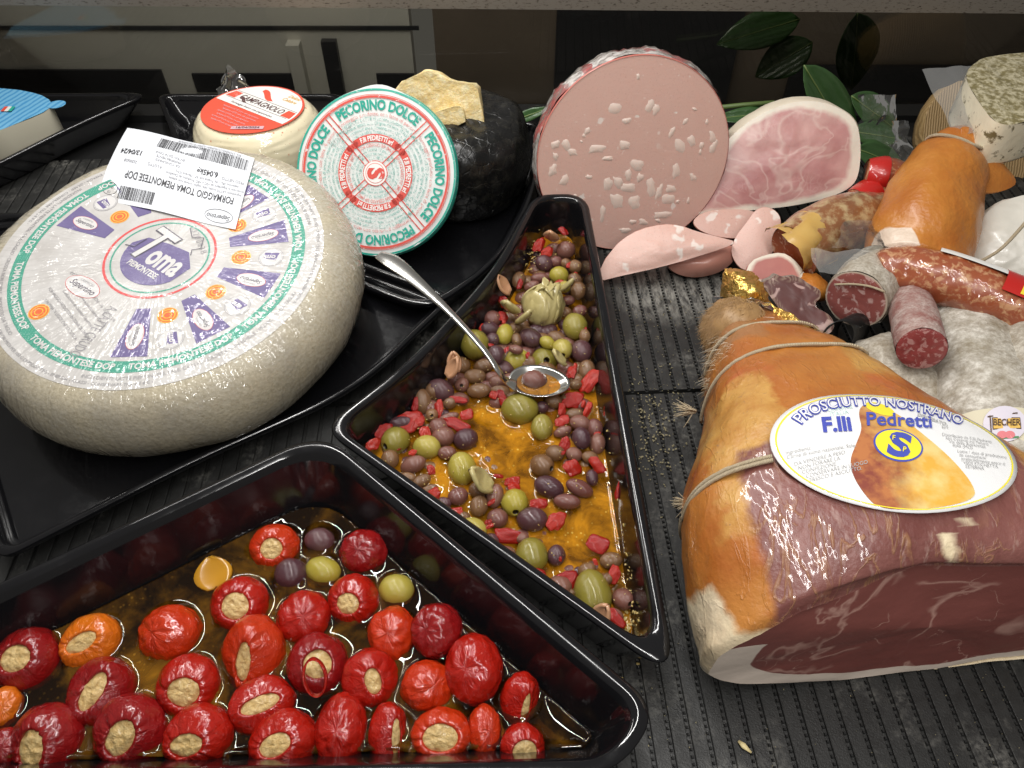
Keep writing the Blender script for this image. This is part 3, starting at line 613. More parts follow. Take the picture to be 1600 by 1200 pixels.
def tray(name, px, rad, zr, flange, taper, zf, label, group=None, wall=None, lip=.005):
    w = [P(x, y, zr) for x, y in px]; poly = [Vector((p.x, p.y)) for p in w]
    c = sum(poly, Vector((0, 0)))/len(poly)
    th = thing(name, label, 'tray', (c.x, c.y, 0), group=group)
    def ring(ins, z, rs=1.0):
        return [Vector((p.x, p.y, z)) for p in round_poly(inset_poly(poly, ins), [max(r_*rs, .004) for r_ in rad])]
    R = [ring(.0008, zr-lip), ring(0, zr-.0012), ring(.0008, zr), ring(flange*.45, zr+.0006), ring(flange*.85, zr), ring(flange, zr-.0014), ring(flange+taper*.1, zr-.006)]
    n = len(R[0])
    V = [v for r_ in R for v in r_]
    part_w('rim', V, rings_faces(len(R), n), MT['tray'], th)
    dz = zr-.006-zf
    R = [ring(flange+taper*.1-.0001, zr-.0058), ring(flange+taper*.5, zf+dz*.5, .9), ring(flange+taper*.9, zf+.006, .8), ring(flange+taper*.97, zf+.0015, .75), ring(flange+taper*1.1, zf, .7), ring(flange+taper*1.5, zf, .6)]
    V = [v for r_ in R for v in r_]; F = rings_faces(len(R), n)
    part_w('wall', V[:5*n], F[:4*n], MT['tray'], th)
    k = R[4]; part_w('floor', [v-Vector((0, 0, .0001)) for v in k], [tuple(range(n))], MT['tray'], th)
    R = [ring(.0012, zr-lip+.0002), ring(flange+taper*.5, max(.0005, zf-.002))]
    part_w('outer_wall', R[0]+R[1], rings_faces(2, n), MT['tray'], th)
    return th, poly, ring
ol_tray, ol_poly, ol_ring = tray('olive_tray', [(835, 300), (917, 303), (1060, 1066), (502, 668), (640, 563), (768, 425)], [.034, .03, .030, .02, .05, .05], 0.06, .0075, .010, .004, 'black wedge-shaped tray holding the olives in orange oil')
pp_tray, pp_poly, pp_ring = tray('pepper_tray', [(503, 672), (1034, 1108), (962, 1212), (-260, 1240), (-260, 1032)], [.03, .04, .03, .03, .03], .06, .0085, .024, .004, 'black tray in front holding the stuffed red cherry peppers')
tm_tray, _, _ = tray('cheese_tray', [(712, 462), (560, 608), (300, 722), (-5, 878), (-70, 640), (-60, 330), (380, 340)], [.02, .05, .03, .015, .03, .05, .05], .026, .006, .006, .014, 'black shallow tray under the big film-wrapped cheese wheel', 'shallow black cheese trays')
pc_tray, _, _ = tray('cheese_tray', [(560, 182), (848, 188), (842, 290), (780, 410), (668, 486), (520, 430)], [.03, .02, .06, .05, .03, .04], .030, .007, .010, .006, 'black shallow tray under the green and red labelled cheese', 'shallow black cheese trays')
ca_tray, _, _ = tray('cheese_tray', [(243, 146), (540, 146), (520, 330), (285, 300), (270, 215)], [.02, .02, .04, .04, .04], .034, .006, .012, .006, 'black shallow tray under the small chilli cheese', 'shallow black cheese trays')
lf_tray, _, _ = tray('cheese_tray', [(-200, 148), (240, 144), (130, 190), (-40, 275), (-200, 300)], [.02, .03, .06, .04, .04], .034, .006, .012, .006, 'black shallow tray at far left under the blue-lidded cheese', 'shallow black cheese trays')
# ------------------------------------------------------------------ big film-wrapped wheel
RT = .165; HT = .080; RL = .1300
tc = P(240, 424, .022+HT)
toma = thing('toma_cheese', 'large film-wrapped beige cheese wheel with purple and green round label', 'cheese', (tc.x, tc.y+.026, .0225), Quaternion((1, 0, 0), math.radians(6.0)))
prof = [(0, 0), (.06, 0), (.112, .001), (.132, .005), (.145, .013), (.155, .026), (.160, .042), (.1595, .054), (.1560, .066), (.1500, .0755), (.1430, .0820), (.136, .0855), (.131, .0870)] + [(RL/1.03*x, .0878) for x in (1.0, .9, .7, .5, .3, .1)] + [(0, .0878)]
def tw(v):
    r = math.hypot(v.x, v.y); k = min(1, max(0, (r-.05)/.06))
    top = 1 if v.z > HT*.954 else 0
    d = .0022*fbm(v, 14)+.0007*fbm(v, 70)
    if top: k *= min(1, max(0, (r-.1300)/.012))
    return v+Vector((v.x/max(r, 1e-6)*d, v.y/max(r, 1e-6)*d, d*.6 if v.z > .02 else 0))*k
prof = [(r*1.03-max(0, r-.128)*.30, z*HT/.088) for r, z in prof]
V, F = lathe(prof, 128, tw); mk('rind', V, F, MT['rind'], toma)
ZL = HT+.0001
lab = thing('label', None, None); lab.parent = toma
V, F = sector(.0, RL, 0, 2*math.pi, ZL, 96, 4); lab_face = mk('paper', V, F, MT['tlabel'], lab)
def band(nm, r0, r1, m, dz, a0=0, a1=2*math.pi, n=96): 
    V, F = sector(r0*RL, r1*RL, a0, a1, ZL+dz, n, 1); return mk(nm, V, F, m, lab)
band('green_band', .805, .885, MT['teal'], .00016)
band('red_ring', .327, .343, MT['tred'], .00016); band('green_ring', .290, .301, MT['teal'], .00016)
for i in range(8):
    text('lettering', 'TOMA PIEMONTESE DOP', .0074, MT['twhite'], lab, arcmap(.845*RL, math.radians(-112+45*i), ZL+.0003, False), bold=.03, sx=.92)
small = 'INGREDIENTI: LATTE PIEMONTESE, SALE, CAGLIO - CROSTA NON EDIBILE - PRODOTTO DA TAGLIO '
for i in range(3): text('lettering', small, .0042, MT['tgrey'], lab, arcmap(.925*RL, math.radians(-60+120*i), ZL+.0003, False), sx=.93)
for i in range(3): text('lettering', 'VALORI MEDI PER 100 G DI PRODOTTO - ENERGIA - GRASSI - CONSERVARE TRA 2 E 8 C - ', .0036, MT['tgrey'], lab, arcmap(.965*RL, math.radians(10+120*i), ZL+.0003, False), sx=1.0)
WA = [-88, -53, -18, 17, 50, 84, 118, 152]
def logo_oval(r, a, sc, parent, rot, tx='Sepertino'):
    cx, cy = r*math.cos(a), r*math.sin(a)
    V, F = disc_at(cx, cy, .0150*sc, .0078*sc, rot, ZL+.0003); mk('oval_border', V, F, MT['tred'], parent)
    V, F = disc_at(cx, cy, .0146*sc, .0074*sc, rot, ZL+.00036); mk('oval', V, F, MT['twhite'], parent)
    text('lettering', tx, .0068*sc, MT['tdark'], parent, rotmap(cx, cy-.0003, rot, ZL+.0005), shear=.35, bold=.005, sx=.85)
    text('lettering', 'CASEIFICIO', .0026*sc, MT['tgrey'], parent, rotmap(cx-.0042*sc*math.sin(rot), cy+.0042*sc*math.cos(rot), rot, ZL+.0005))
for i, a in enumerate(WA):
    a = math.radians(a); w0 = math.radians(5.2); V = []
    c, s = math.cos(a), math.sin(a); Vs = []
    for r, hw in ((.42*RL, .0055), (.775*RL, .0135)):
        for k in range(7):
            t = -hw+2*hw*k/6; Vs.append((r*c-t*s, r*s+t*c, ZL+.00018))
    mk('purple_wedge', Vs, [(k, k+7, k+8, k+1) for k in range(6)], MT['purple'], lab)
    rot = a+(math.pi if math.cos(a) < -.2 or math.radians(-95) < a < math.radians(-80) else 0)
    logo_oval(.63*RL, a, .82, lab, a+math.pi if 100 < WA[i] else a+math.pi)
    if i < 7:
        am = math.radians((WA[i]+WA[i+1])/2)
        for rr, rad, m, dz in ((.50, .0078, 'tgold', .00018), (.50, .0070, 'torange', .00024), (.50, .0060, 'tgold', .0003), (.50, .0050, 'torange', .00036), (.50, .0034, 'tgold', .00042), (.50, .0026, 'torange', .00048)):
            V, F = disc_at(rr*RL*math.cos(am), rr*RL*math.sin(am), rad, rad, 0, ZL+dz); mk('seal', V, F, MT[m], lab)
        cx, cy = .685*RL*math.cos(am), .685*RL*math.sin(am)
        for rad, m, dz in ((.0100, 'tgrey', .00018), (.0095, 'twhite', .00022), (.0090, 'tgrey', .00026), (.0086, 'twhite', .0003)):
            V, F = disc_at(cx, cy, rad, rad, 0, ZL+dz); mk('badge', V, F, MT[m], lab)
        ro = am+math.pi
        mp = rotmap(cx, cy, ro, ZL+.00036)
        mk('badge_field', [mp(-.0062, -.0050), mp(.0055, -.0050), mp(.0066, .0012), mp(-.0045, .0034)], [(0, 1, 2, 3)], MT['purple'], lab, smooth=False)
        text('lettering', 'Toma', .0066, MT['twhite'], lab, rotmap(cx, cy, ro, ZL+.00044), bold=.03, shear=.1)
# seals of the text sector, logo and address block
for (r, a) in ((.74, 217),):
    for rad, m, dz in ((.0078, 'tgold', .00018), (.0070, 'torange', .00024), (.0060, 'tgold', .0003), (.0050, 'torange', .00036), (.0034, 'tgold', .00042), (.0026, 'torange', .00048)):
        V, F = disc_at(r*RL*math.cos(math.radians(a)), r*RL*math.sin(math.radians(a)), rad, rad, 0, ZL+dz); mk('seal', V, F, MT[m], lab)
logo_oval(.47*RL, math.radians(212), 1.15, lab, math.radians(-33))
blk = ['Via Rigrasso, 8 - Marene (CN) - Tel. 0172 742574', 'Fax 0172 742371 - www.caseificiosepertino.com', 'Confezionato da Caseificio Sepertino', 'FORMAGGIO PRODOTTO IN ZONA DI ORIGINE', 'A NORMA DI LEGGE CHE LO TUTELA']
for i, t in enumerate(blk):
    a = math.radians(228); text('lettering', t, .0036, MT['tgrey'], lab, rotmap((.45+.055*i)*RL*math.cos(a), (.45+.055*i)*RL*math.sin(a), math.radians(-47), ZL+.0003), sx=.9)
text('lettering', 'A LATTE CRUDO', .0125, MT['tgrey'], lab, rotmap(.63*RL*math.cos(math.radians(249)), .63*RL*math.sin(math.radians(249)), math.radians(251), ZL+.0003), sx=.52)
text('lettering', 'ce', .005, MT['tgrey'], lab, rotmap(-.064, -.018, -.5, ZL+.0003))
# centre logo
R0 = math.radians(-33); mp = rotmap(0, 0, R0, ZL+.0003)
arc = [mp(.031*math.cos(t), .031*math.sin(t)) for t in [math.radians(182+k*(150/20)) for k in range(21)]]
mk('logo_field', [mp(-.024, .010), mp(-.004, .014), mp(.016, .016), mp(.030, .004)][::-1]+arc, [tuple(range(25))], MT['purple'], lab, smooth=False)
text('lettering', 'oma', .0300, MT['twhite'], lab, rotmap(*mp(.0085, -.0015)[:2], R0, ZL+.0006), bold=.035, sx=.62, shear=-.05)
text('lettering', 'PIEMONTESE', .0076, MT['twhite'], lab, rotmap(*mp(-.0010, -.0175)[:2], R0, ZL+.0006), bold=.03, sx=.74)
# the T drawn as a house with a ladder-like roof line
def strip(pts, w, m, dz, nm):
    V = []; n = len(pts)
    for i, (x, y) in enumerate(pts):
        ax, ay = pts[max(i-1, 0)]; bx, by = pts[min(i+1, n-1)]; l = math.hypot(bx-ax, by-ay); nx, ny = -(by-ay)/l*w, (bx-ax)/l*w
        a, b_ = mp(x+nx, y+ny), mp(x-nx, y-ny); V += [(a[0], a[1], ZL+dz), (b_[0], b_[1], ZL+dz)]
    return mk(nm, V, [(2*i, 2*i+1, 2*i+3, 2*i+2) for i in range(n-1)], m, lab, smooth=False)
for bo, m, dz in ((.035, 'tdark', .0005), (.012, 'twhite', .0008)):
    text('lettering', 'T', .050, MT[m], lab, rotmap(*mp(-.0170, .0045)[:2], R0-.10, ZL+dz), bold=bo, sx=.80, shear=.12)
strip([(-.004, .036), (.006, .029), (.014, .034), (.021, .024), (.016, .019), (.020, .014)], .0004, MT['tdark'], .0007, 'logo_outline')
strip([(-.034, -.006), (-.026, -.004), (-.024, .008)], .0004, MT['tdark'], .0007, 'logo_outline')
text('lettering', '2320063B', .0072, MT['tgrey'], lab, rotmap(.026, .019, math.radians(-62), ZL+.0003), sp=1.25)
# white weight sticker lying across the rim of the label
def sk(u, v):
    """sticker plane: u 0..1 along printed line, v 0..1; corners traced on the wheel top"""
    q = [(P(404, 266, .103), P(207, 216, .101)), (P(370, 364, .103), P(156, 318, .103))]
    a = q[0][0]*(1-u)+q[0][1]*u; c = q[1][0]*(1-u)+q[1][1]*u
    return a*(1-v)+c*v
TI = (Matrix.Translation(toma.location) @ toma.rotation_quaternion.to_matrix().to_4x4()).inverted()
def skl(u, v, dz=0):
    p = TI @ sk(u, v); r = math.hypot(p.x, p.y)
    z = ZL+.0016+.0009*math.sin(u*9+v*3)+.0010*math.sin(v*5)*u-max(0, r-.131)*.16
    return Vector((p.x, p.y, z+dz))
st = thing('weight_sticker', None, None); st.parent = toma
N1, N2 = 28, 16; V = [skl(j/N1, i/N2) for i in range(N2+1) for j in range(N1+1)]
mk('paper', V, [(i*(N1+1)+j, i*(N1+1)+j+1, (i+1)*(N1+1)+j+1, (i+1)*(N1+1)+j) for i in range(N2) for j in range(N1)], MT['sticker'], st)
def stm(u0, v0): return lambda x, y: skl(u0+x, v0+y*1.0, .0003)
def stt(t, u, v, size, m='ink', bold=0, sx=.5, **k):
    text('lettering', t, size, MT[m], st, lambda x, y: skl(u+x, 1-v+y, .0003), bold=bold, sx=sx, **k)
stt('FORMAGGIO TOMA PIEMONTESE DOP', .455, .345, .125, bold=.012, sx=.365)
stt('6.045kg', .29, .625, .10, bold=.02, sx=.5); stt('13/04/24', .86, .63, .10, bold=.02, sx=.5)
stt('PESO NETTO', .10, .60, .055, 'inkgrey'); stt('R.LOTTO', .66, .52, .05, 'inkgrey'); stt('23200638', .84, .50, .05, 'inkgrey')
for i, t in enumerate(['Ingredienti: LATTE crudo, sale, caglio. Crosta non edibile', 'Conservare in frigorifero da +2C a +8C. Prodotto da Caseificio', 'Sepertino SRL - Via Trieste sud, 67 - Marene (CN)']): stt(t, .28, .43+.052*i, .045, 'inkgrey')
for i, t in enumerate(['DA CONSUMARSI', 'PREFERIBILMENTE', 'ENTRO: DATA CONF.']): stt(t, .58, .60+.05*i, .045, 'inkgrey')
stt('8031234560601(3103)0060(15)240413(10)23200638', .33, .965, .045, 'inkgrey')
rb = random.Random(3)
def bars(u0, u1, v0, v1, n):
    V = []; F = []; x = u0
    while x < u1:
        w = rb.choice((.0022, .0022, .0044, .0066)); g = rb.choice((.0022, .003, .0055))
        k = len(V); V += [skl(x, 1-v1, .0003), skl(x+w, 1-v1, .0003), skl(x+w, 1-v0, .0003), skl(x, 1-v0, .0003)]; F.append((k, k+1, k+2, k+3)); x += w+g
    mk('barcode', V, F, MT['ink'], st, smooth=False)
bars(.03, .70, .78, .94, 0); bars(.60, .86, .05, .20, 0)
def ring_st(u, v, a, b_, w):
    V = []; n = 32
    for i in range(n):
        t = 2*math.pi*i/n; V += [skl(u+a*math.cos(t), 1-v+b_*math.sin(t), .0003), skl(u+(a-w)*math.cos(t), 1-v+(b_-w*2)*math.sin(t), .0003)]
    mk('stamp_ring', V, [(2*i, 2*i+1, (2*i+3) % (2*n), (2*i+2) % (2*n)) for i in range(n)], MT['ink'], st, smooth=False)
ring_st(.135, .12, .10, .085, .003); stt('Sepertino', .135, .11, .085, shear=.3, sx=.5); ring_st(.93, .14, .055, .075, .003); stt('IT 01', .93, .16, .04); stt('CE', .93, .10, .04)

# ------------------------------------------------------------------ small chilli cheese
cc = P(388, 172, .098)
camp = thing('chilli_cheese', 'small cream cheese wheel with chilli flecks and red round label', 'cheese', (cc.x+.002, cc.y+.004, .0075), Quaternion((1, 0, 0), math.radians(-3)))
prof = [(0, 0), (.045, 0), (.056, .004), (.064, .016), (.0685, .036), (.0685, .052), (.064, .070), (.057, .081), (.050, .0855), (.046, .0865), (.03, .0867), (0, .0867)]
def cw(v):
    r = math.hypot(v.x, v.y); a = math.atan2(v.y, v.x)
    if r < .049 and v.z > .08: return v
    d = .00045*math.sin(v.z*900+4*fbm(v, 30))*(1 if .008 < v.z < .08 else .2)*(.4+.6*max(0, fn(Vector((math.cos(a)*2, math.sin(a)*2, 0)))+.3))+.0014*fbm(v, 28)
    return v+Vector((v.x/max(r, 1e-6)*d, v.y/max(r, 1e-6)*d, 0))
pr2 = [tuple(p) for p in interp(prof[1:-2], 60)]
V, F = lathe([(0, 0)]+pr2+[(.03, .0867), (0, .0867)], 96, cw); mk('rind', V, F, MT['campa'], camp)
RC = .0515; ZC = .0874
def cpl(nm, V, F, m): return mk(nm, V, F, MT[m], camp, smooth=False)
cpl('label', *sector(0, RC, 0, 2*math.pi, ZC, 64, 1), 'cred')
al = math.radians(-35); mc = rotmap(0, 0, al, ZC+.0003)
def chord(y0, y1, r=RC*.955, n=24):
    V = []; 
    for k in range(n+1):
        y = y0+(y1-y0)*k/n; w = math.sqrt(max(r*r-y*y, 0)); V += [mc(-w, y), mc(w, y)]
    return V, [(2*i, 2*i+1, 2*i+3, 2*i+2) for i in range(n)]
cpl('label_white', *chord(-.006, RC*.954), 'cwhite')
mc2 = mc; mc = rotmap(0, 0, al, ZC+.0005)
cpl('label_tab', [mc(-.047, .005), mc(-.034, .005), mc(-.034, .017), mc(-.044, .017)], [(0, 1, 2, 3)], 'cred'); cpl('label_tab', [mc(.034, .005), mc(.047, .005), mc(.044, .017), mc(.034, .017)], [(0, 1, 2, 3)], 'cred')
text('lettering', 'CAMPAGNOLO', .0125, MT['cdark'], camp, rotmap(*mc(.001, .011)[:2], al, ZC+.0006), bold=.01, sx=.72)
text('lettering', 'Formaggio fresco con peperoncino', .0042, MT['cdark'], camp, rotmap(*mc(0, -.002)[:2], al, ZC+.0006))
for y in (.0185, .0035): cpl('label_line', [mc(-.044, y), mc(.044, y), mc(.044, y+.0005), mc(-.044, y+.0005)], [(0, 1, 2, 3)], 'cdark')
text('lettering', 'Delizie\nCalabre', .0075, MT['tgold'], camp, rotmap(*mc(.019, .036)[:2], al, ZC+.0006), shear=.2, sx=.8)
def chili(x, y, s, m):
    n = 14; V = []
    for k in range(n+1):
        t = k/n; w = .0042*s*math.sin(math.pi*min(1, t*.9+.12))**.7; cx = x+(t-.5)*.026*s; cy = y+.006*s*math.cos(t*3.4); V += [mc(cx, cy-w), mc(cx, cy+w)]
    cpl('label_chilli', V, [(2*i, 2*i+1, 2*i+3, 2*i+2) for i in range(n)], m)
chili(-.008, .028, 1.0, 'cred'); chili(-.022, .0075, .55, 'cdark')
for i in range(6): text('lettering', 'Ingredienti LATTE ovino, sale, peperoncino', .0033, MT['cpink'], camp, rotmap(*mc(-.004+.003*(i % 2), -.012-.0052*i)[:2], al, ZC+.0006), sx=.9-.06*i)
cpl('date_strip', [rotmap(.004, -.0405, 0, ZC+.0006)(x, y) for x, y in ((-.016, -.003), (.016, -.003), (.016, .003), (-.016, .003))], [(0, 1, 2, 3)], 'cpink')
text('lettering', '16/04/2024', .0052, MT['cdark'], camp, rotmap(.004, -.0405, 0, ZC+.0008), bold=.02)
# gathered tail of its clear bag
bt = bpy.data.objects.new('bag_tail', None); 
V = []; F = []; nu, nv = 20, 12
for i in range(nv+1):
    for j in range(nu+1):
        u = j/nu-.5; v = i/nv
        V.append(Vector((-.030+u*(.05-.012*v)+.003*fn(Vector((u*9, v*5, 1))), .052+.010*v+.007*fn(Vector((u*8, v*4, 7))), .070+v*(.036-.05*abs(u+.15))+.004*fn(Vector((u*11, v*3, 3))))))
for i in range(nv):
    for j in range(nu): k = i*(nu+1)+j; F.append((k, k+1, k+nu+2, k+nu+1))
bpy.data.objects.remove(bt); mk('bag_tail', V, F, MT['film'], camp)

# ------------------------------------------------------------------ green and red labelled wheel leaning on a black one
bw = Vector((-.058, .712, 0))
blk_w = thing('black_cheese_wheel', 'black waxed cheese wheel lying flat under the broken hard cheese', 'cheese', (bw.x, bw.y, .007))
prof = [(0, 0), (.05, 0), (.066, .004), (.074, .016), (.078, .04), (.0765, .062), (.071, .078), (.062, .087), (.05, .091), (.03, .092), (0, .092)]
def bwf(v):
    r = math.hypot(v.x, v.y); d = .002*fbm(v, 25)+.0008*fbm(v, 90); return v*(1+d/max(r, .03))
V, F = lathe([(0, 0)]+[tuple(p) for p in interp(prof[1:-1], 40)]+[(0, .092)], 96, bwf); mk('rind', V, F, MT['wax'], blk_w)
pn = Vector((-.10, -.80, .66)).normalized()
pcen = P(587, 271, .082)
pec = thing('pecorino_wheel', 'leaning cheese wheel with white label printed green and red', 'cheese', pcen, frame_q(pn, Vector((1, 0, -.05))))
RPc = .0770
prof = [(0, -.052), (.050, -.052), (.062, -.050), (.070, -.044), (.0745, -.034), (.0765, -.022), (.0770, -.012), (.0764, -.004), (.0745, -.0006), (.05, 0), (0, 0)]
V, F = lathe(prof, 96, lambda v: v+Vector((v.x, v.y, 0))*(.012*fbm(v, 22)) if v.z < -.003 else v); mk('rind', V, F, MT['wax'], pec)
def pr_(nm, V, F, m, dz=0): return mk(nm, [(x, y, z+dz) for x, y, z in V], F, MT[m], pec, smooth=False)
V, F = sector(0, RPc, 0, 2*math.pi, .0006, 96, 5)
def edge_drop(v):
    r = math.hypot(v[0], v[1]); a = math.atan2(v[1], v[0]); k = 1+(.045*max(0, math.cos((a-math.radians(88))*1.0))**40)
    return (v[0]*(k if r > .07 else 1), v[1]*(k if r > .07 else 1), v[2]+.0006*fn(Vector((v[0]*60, v[1]*60, 0)))-max(0, r-.068)*.12)
mk('label', [edge_drop(v) for v in V], F, MT['ppaper'], pec)
# label skirt, teal edge folded over the side
V = []; n = 96
for z, k in ((-.0002, .995), (-.003, 1.012), (-.007, 1.02)):
    for j in range(n):
        t = 2*math.pi*j/n; V.append((RPc*k*math.cos(t), RPc*k*math.sin(t), z-.0010*(1 if k > 1 else 0)*fn(Vector((math.cos(t)*4, math.sin(t)*4, 0)))))
mk('label_edge', V, rings_faces(3, n), MT['pteal'], pec)
V, F = sector(.974*RPc, .998*RPc, 0, 2*math.pi, .0009, 96); pr_('teal_rim', [(x, y, z-max(0, math.hypot(x, y)-.068)*.12) for x, y, z in V], F, 'pteal')
ZP = .0014
for r0, r1, m in ((.888, .915, 'pred'), (.922, .929, 'pred')): pr_('red_ring', *sector(r0*RPc, r1*RPc, 0, 2*math.pi, ZP-.0001, 96), m)
for q in range(4):
    a = math.radians(88-90*q)
    text('lettering', 'PECORINO DOLCE', .0122, MT['pteal'], pec, arcmap(.800*RPc, a, ZP, True), bold=.04, sx=.80)
    text('lettering', 'Formaggio prodotto con latte di pecora', .0050, MT['pred2'], pec, arcmap(.700*RPc, a, ZP, True))
    for k, t in enumerate(['INGREDIENTI: LATTE di pecora pastorizzato, caglio', 'fermenti lattici, sale. Origine del latte: ITALIA', 'Da consumarsi entro. Conservare tra +2C e +8C', 'Crosta non edibile. Trattato in superficie E202']):
        text('lettering', t, .0044, MT['pteal2'], pec, arcmap((.645-.052*k)*RPc, a, ZP, True), sx=.92-.10*k)
    r0, r1, h = .375*RPc, .465*RPc, math.radians(40)
    V, F = sector(r0, r1, a-h, a+h, ZP, 24)
    v2, f2 = disc_at((r0+r1)/2*math.cos(a-h), (r0+r1)/2*math.sin(a-h), (r1-r0)/2, (r1-r0)/2, 0, ZP); v3, f3 = disc_at((r0+r1)/2*math.cos(a+h), (r0+r1)/2*math.sin(a+h), (r1-r0)/2, (r1-r0)/2, 0, ZP)
    V, F = merge((V, F), (v2, f2), (v3, f3)); mk('red_banner', V, F, MT['pred'], pec, smooth=False)
    text('lettering', 'F.lli PEDRETTI srl', .0064, MT['pwhite'], pec, arcmap(.415*RPc, a, ZP+.0003, True), bold=.035, sx=.70)
    text('lettering', 'SAN CESARIO S/P (MO)', .0043, MT['pred2'], pec, arcmap(.335*RPc, a, ZP, True), sx=.8, bold=.02)
    for k, t in enumerate(['Via della Liberta 12 prodotto e', 'confezionato nello stabil.', 'CE IT 08 33', 'kg']):
        text('lettering', t, .0042, MT['pteal2'], pec, arcmap((.285-.05*k)*RPc, a, ZP, True), sx=.8-.06*k)
    d = a+math.pi/4
    for off in (-.0024, .0024):
        c, s = math.cos(d), math.sin(d); V = []
        for r in (.13*RPc, .885*RPc):
            for w in (-.0005, .0005): V.append((r*c-(off+w)*s, r*s+(off+w)*c, ZP))
        mk('red_line', V, [(0, 2, 3, 1)], MT['pred'], pec, smooth=False)
V, F = disc_at(0, 0, .0118, .0118, 0, ZP+.0001, 40); pr_('centre_disc', V, F, 'pred'); V, F = disc_at(0, 0, .0111, .0111, 0, ZP+.0002, 40); pr_('centre_disc', V, F, 'pwhite')
V, F = disc_at(0, 0, .0093, .0093, 0, ZP+.0003, 40); pr_('centre_disc', V, F, 'pred'); V, F = disc_at(0, 0, .0088, .0088, 0, ZP+.0004, 40); pr_('centre_disc', V, F, 'pwhite')
text('lettering', 'S', .0215, MT['pred'], pec, rotmap(0, -.0002, math.radians(-88), ZP+.0007), bold=.05)
text('lettering', '24 4 2024', .0064, MT['pgrey'], pec, rotmap(-.034, .034, math.radians(42), ZP+.0002))

# ------------------------------------------------------------------ broken hard cheese on the black wheel
gC = PY(690, 215, .690)
gr = slab('hard_cheese_chunk', [(608, 172), (614, 148), (626, 130), (640, 121), (655, 116), (668, 110), (682, 113), (692, 121), (706, 127), (722, 130), (745, 132), (750, 158), (755, 178), (757, 199), (740, 202), (690, 204), (640, 205), (612, 200)], gC, (-.08, -.9, .42), .045, MT['grana'], MT['grana'], 'broken chunk of golden hard grana cheese on the black wheel', 'cheese', rnd=1, rings=12, amp=.0022, nsc=80, face_amp=.0014)
slabp = slab('step', [(690, 203), (758, 199), (757, 229), (740, 231), (690, 233)], gC+Vector((0, -.004, -.0)), (-.05, -.95, .3), .04, MT['grana2'], MT['grana2'], rnd=1, rings=6, amp=.0012, parent=gr, fname='pale_step', bname='pale_step_body')
slab('x', [(676, 196), (672, 178), (690, 172), (716, 164), (724, 172), (728, 196)], gC+Vector((0, -.014, -.0)), (-.1, -.9, .42), .016, MT['grana'], MT['grana2'], rnd=1, rings=5, amp=.001, parent=gr, fname='small_chunk', bname='small_chunk_body')

# ------------------------------------------------------------------ blue-lidded cheese at the left edge
bl = prism('packaged_cheese', [(-90, 130), (20, 139), (60, 146), (82, 158), (76, 172), (40, 188), (-90, 236)], .060, .024, MT['blue'], MT['pale_cheese'], 'pale cheese block with a light blue printed lid, cut by the left edge', 'cheese', rnd=1, amp=.001)
V, F = disc_at(0, 0, .010, .0085, .2, 0, 20); o = P(88, 163, .0604); part_w('pull_tab', [Vector(v)+o for v in V], F, MT['blue'], bl)
for nm, m, dx in (('flag_red', MT['cred'], -.004), ('flag_white', MT['cwhite'], 0), ('flag_green', MT['pteal'], .004)):
    o = P(12, 170, .0612); part_w(nm, [o+Vector((dx-.002, -.005, 0)), o+Vector((dx+.002, -.005, 0)), o+Vector((dx+.0025, .005, 0)), o+Vector((dx-.0015, .005, 0))], [(0, 1, 2, 3)], m, bl, smooth=False)
# ------------------------------------------------------------------ olives
OILZ = .0200
def olive_mesh(name, hole, wr, seed):
    rows = 14; seg = 22; prof = []
    for i in range(rows):
        t = math.pi*(i/(rows-1)); prof.append((math.sin(t), -math.cos(t)))
    prof[0] = (0, -1)
    if hole:
        prof = [p for p in prof[:-2] if not (p[1] > .9)]
        h = .22; prof += [(h*1.55, .93), (h*1.2, .955), (h, .93), (h*.9, .75), (h*.85, .3), (0, .2)]
    else: prof[-1] = (0, 1)
    def f(v):
        k = 1+.06*fbm(v+Vector((seed*3.1, 0, 0)), 1.3)+(wr*.05*fbm(v+Vector((seed, 5, 0)), 4.5))
        return Vector((v.x*.5*k, v.y*.5*k, v.z*.5*(1+.03*fn(v*2+Vector((seed, 0, 0))))))
    V, F = lathe(prof, seg, f)
    me = bpy.data.meshes.new(name); me.from_pydata([tuple(v) for v in V], [], F); me.polygons.foreach_set('use_smooth', [True]*len(F))
    me.materials.append(None)
    if hole:
        me.materials.append(MT['olin'])
        nin = seg*2
        for i, p in enumerate(me.polygons):
            if i >= len(F)-seg*3: p.material_index = 1
    me.update(); return me
OM = {}
def get_olive(t, hole, var, wr=0):
    k = (t, hole, var, wr)
    if k not in OM:
        me = olive_mesh('olive', hole, wr or .8, var*7+len(OM)); me.materials[0] = MT['ol'][t]; OM[k] = me
    return OM[k]
NAMES = dict(p='mauve olive in the orange oil of the olive tray', v='dark violet olive in the orange oil of the olive tray', b='brown olive in the orange oil of the olive tray', g='green olive in the orange oil of the olive tray', y='yellow-green olive in the orange oil of the olive tray')
GRP = dict(p='mauve olives in the olive tray', v='violet olives in the olive tray', b='brown olives in the olive tray', g='green olives in the olive tray', y='yellow-green olives in the olive tray')
C7 = dict(o=(520, 330), s=3.2); C8 = dict(o=(600, 650), s=3.2)
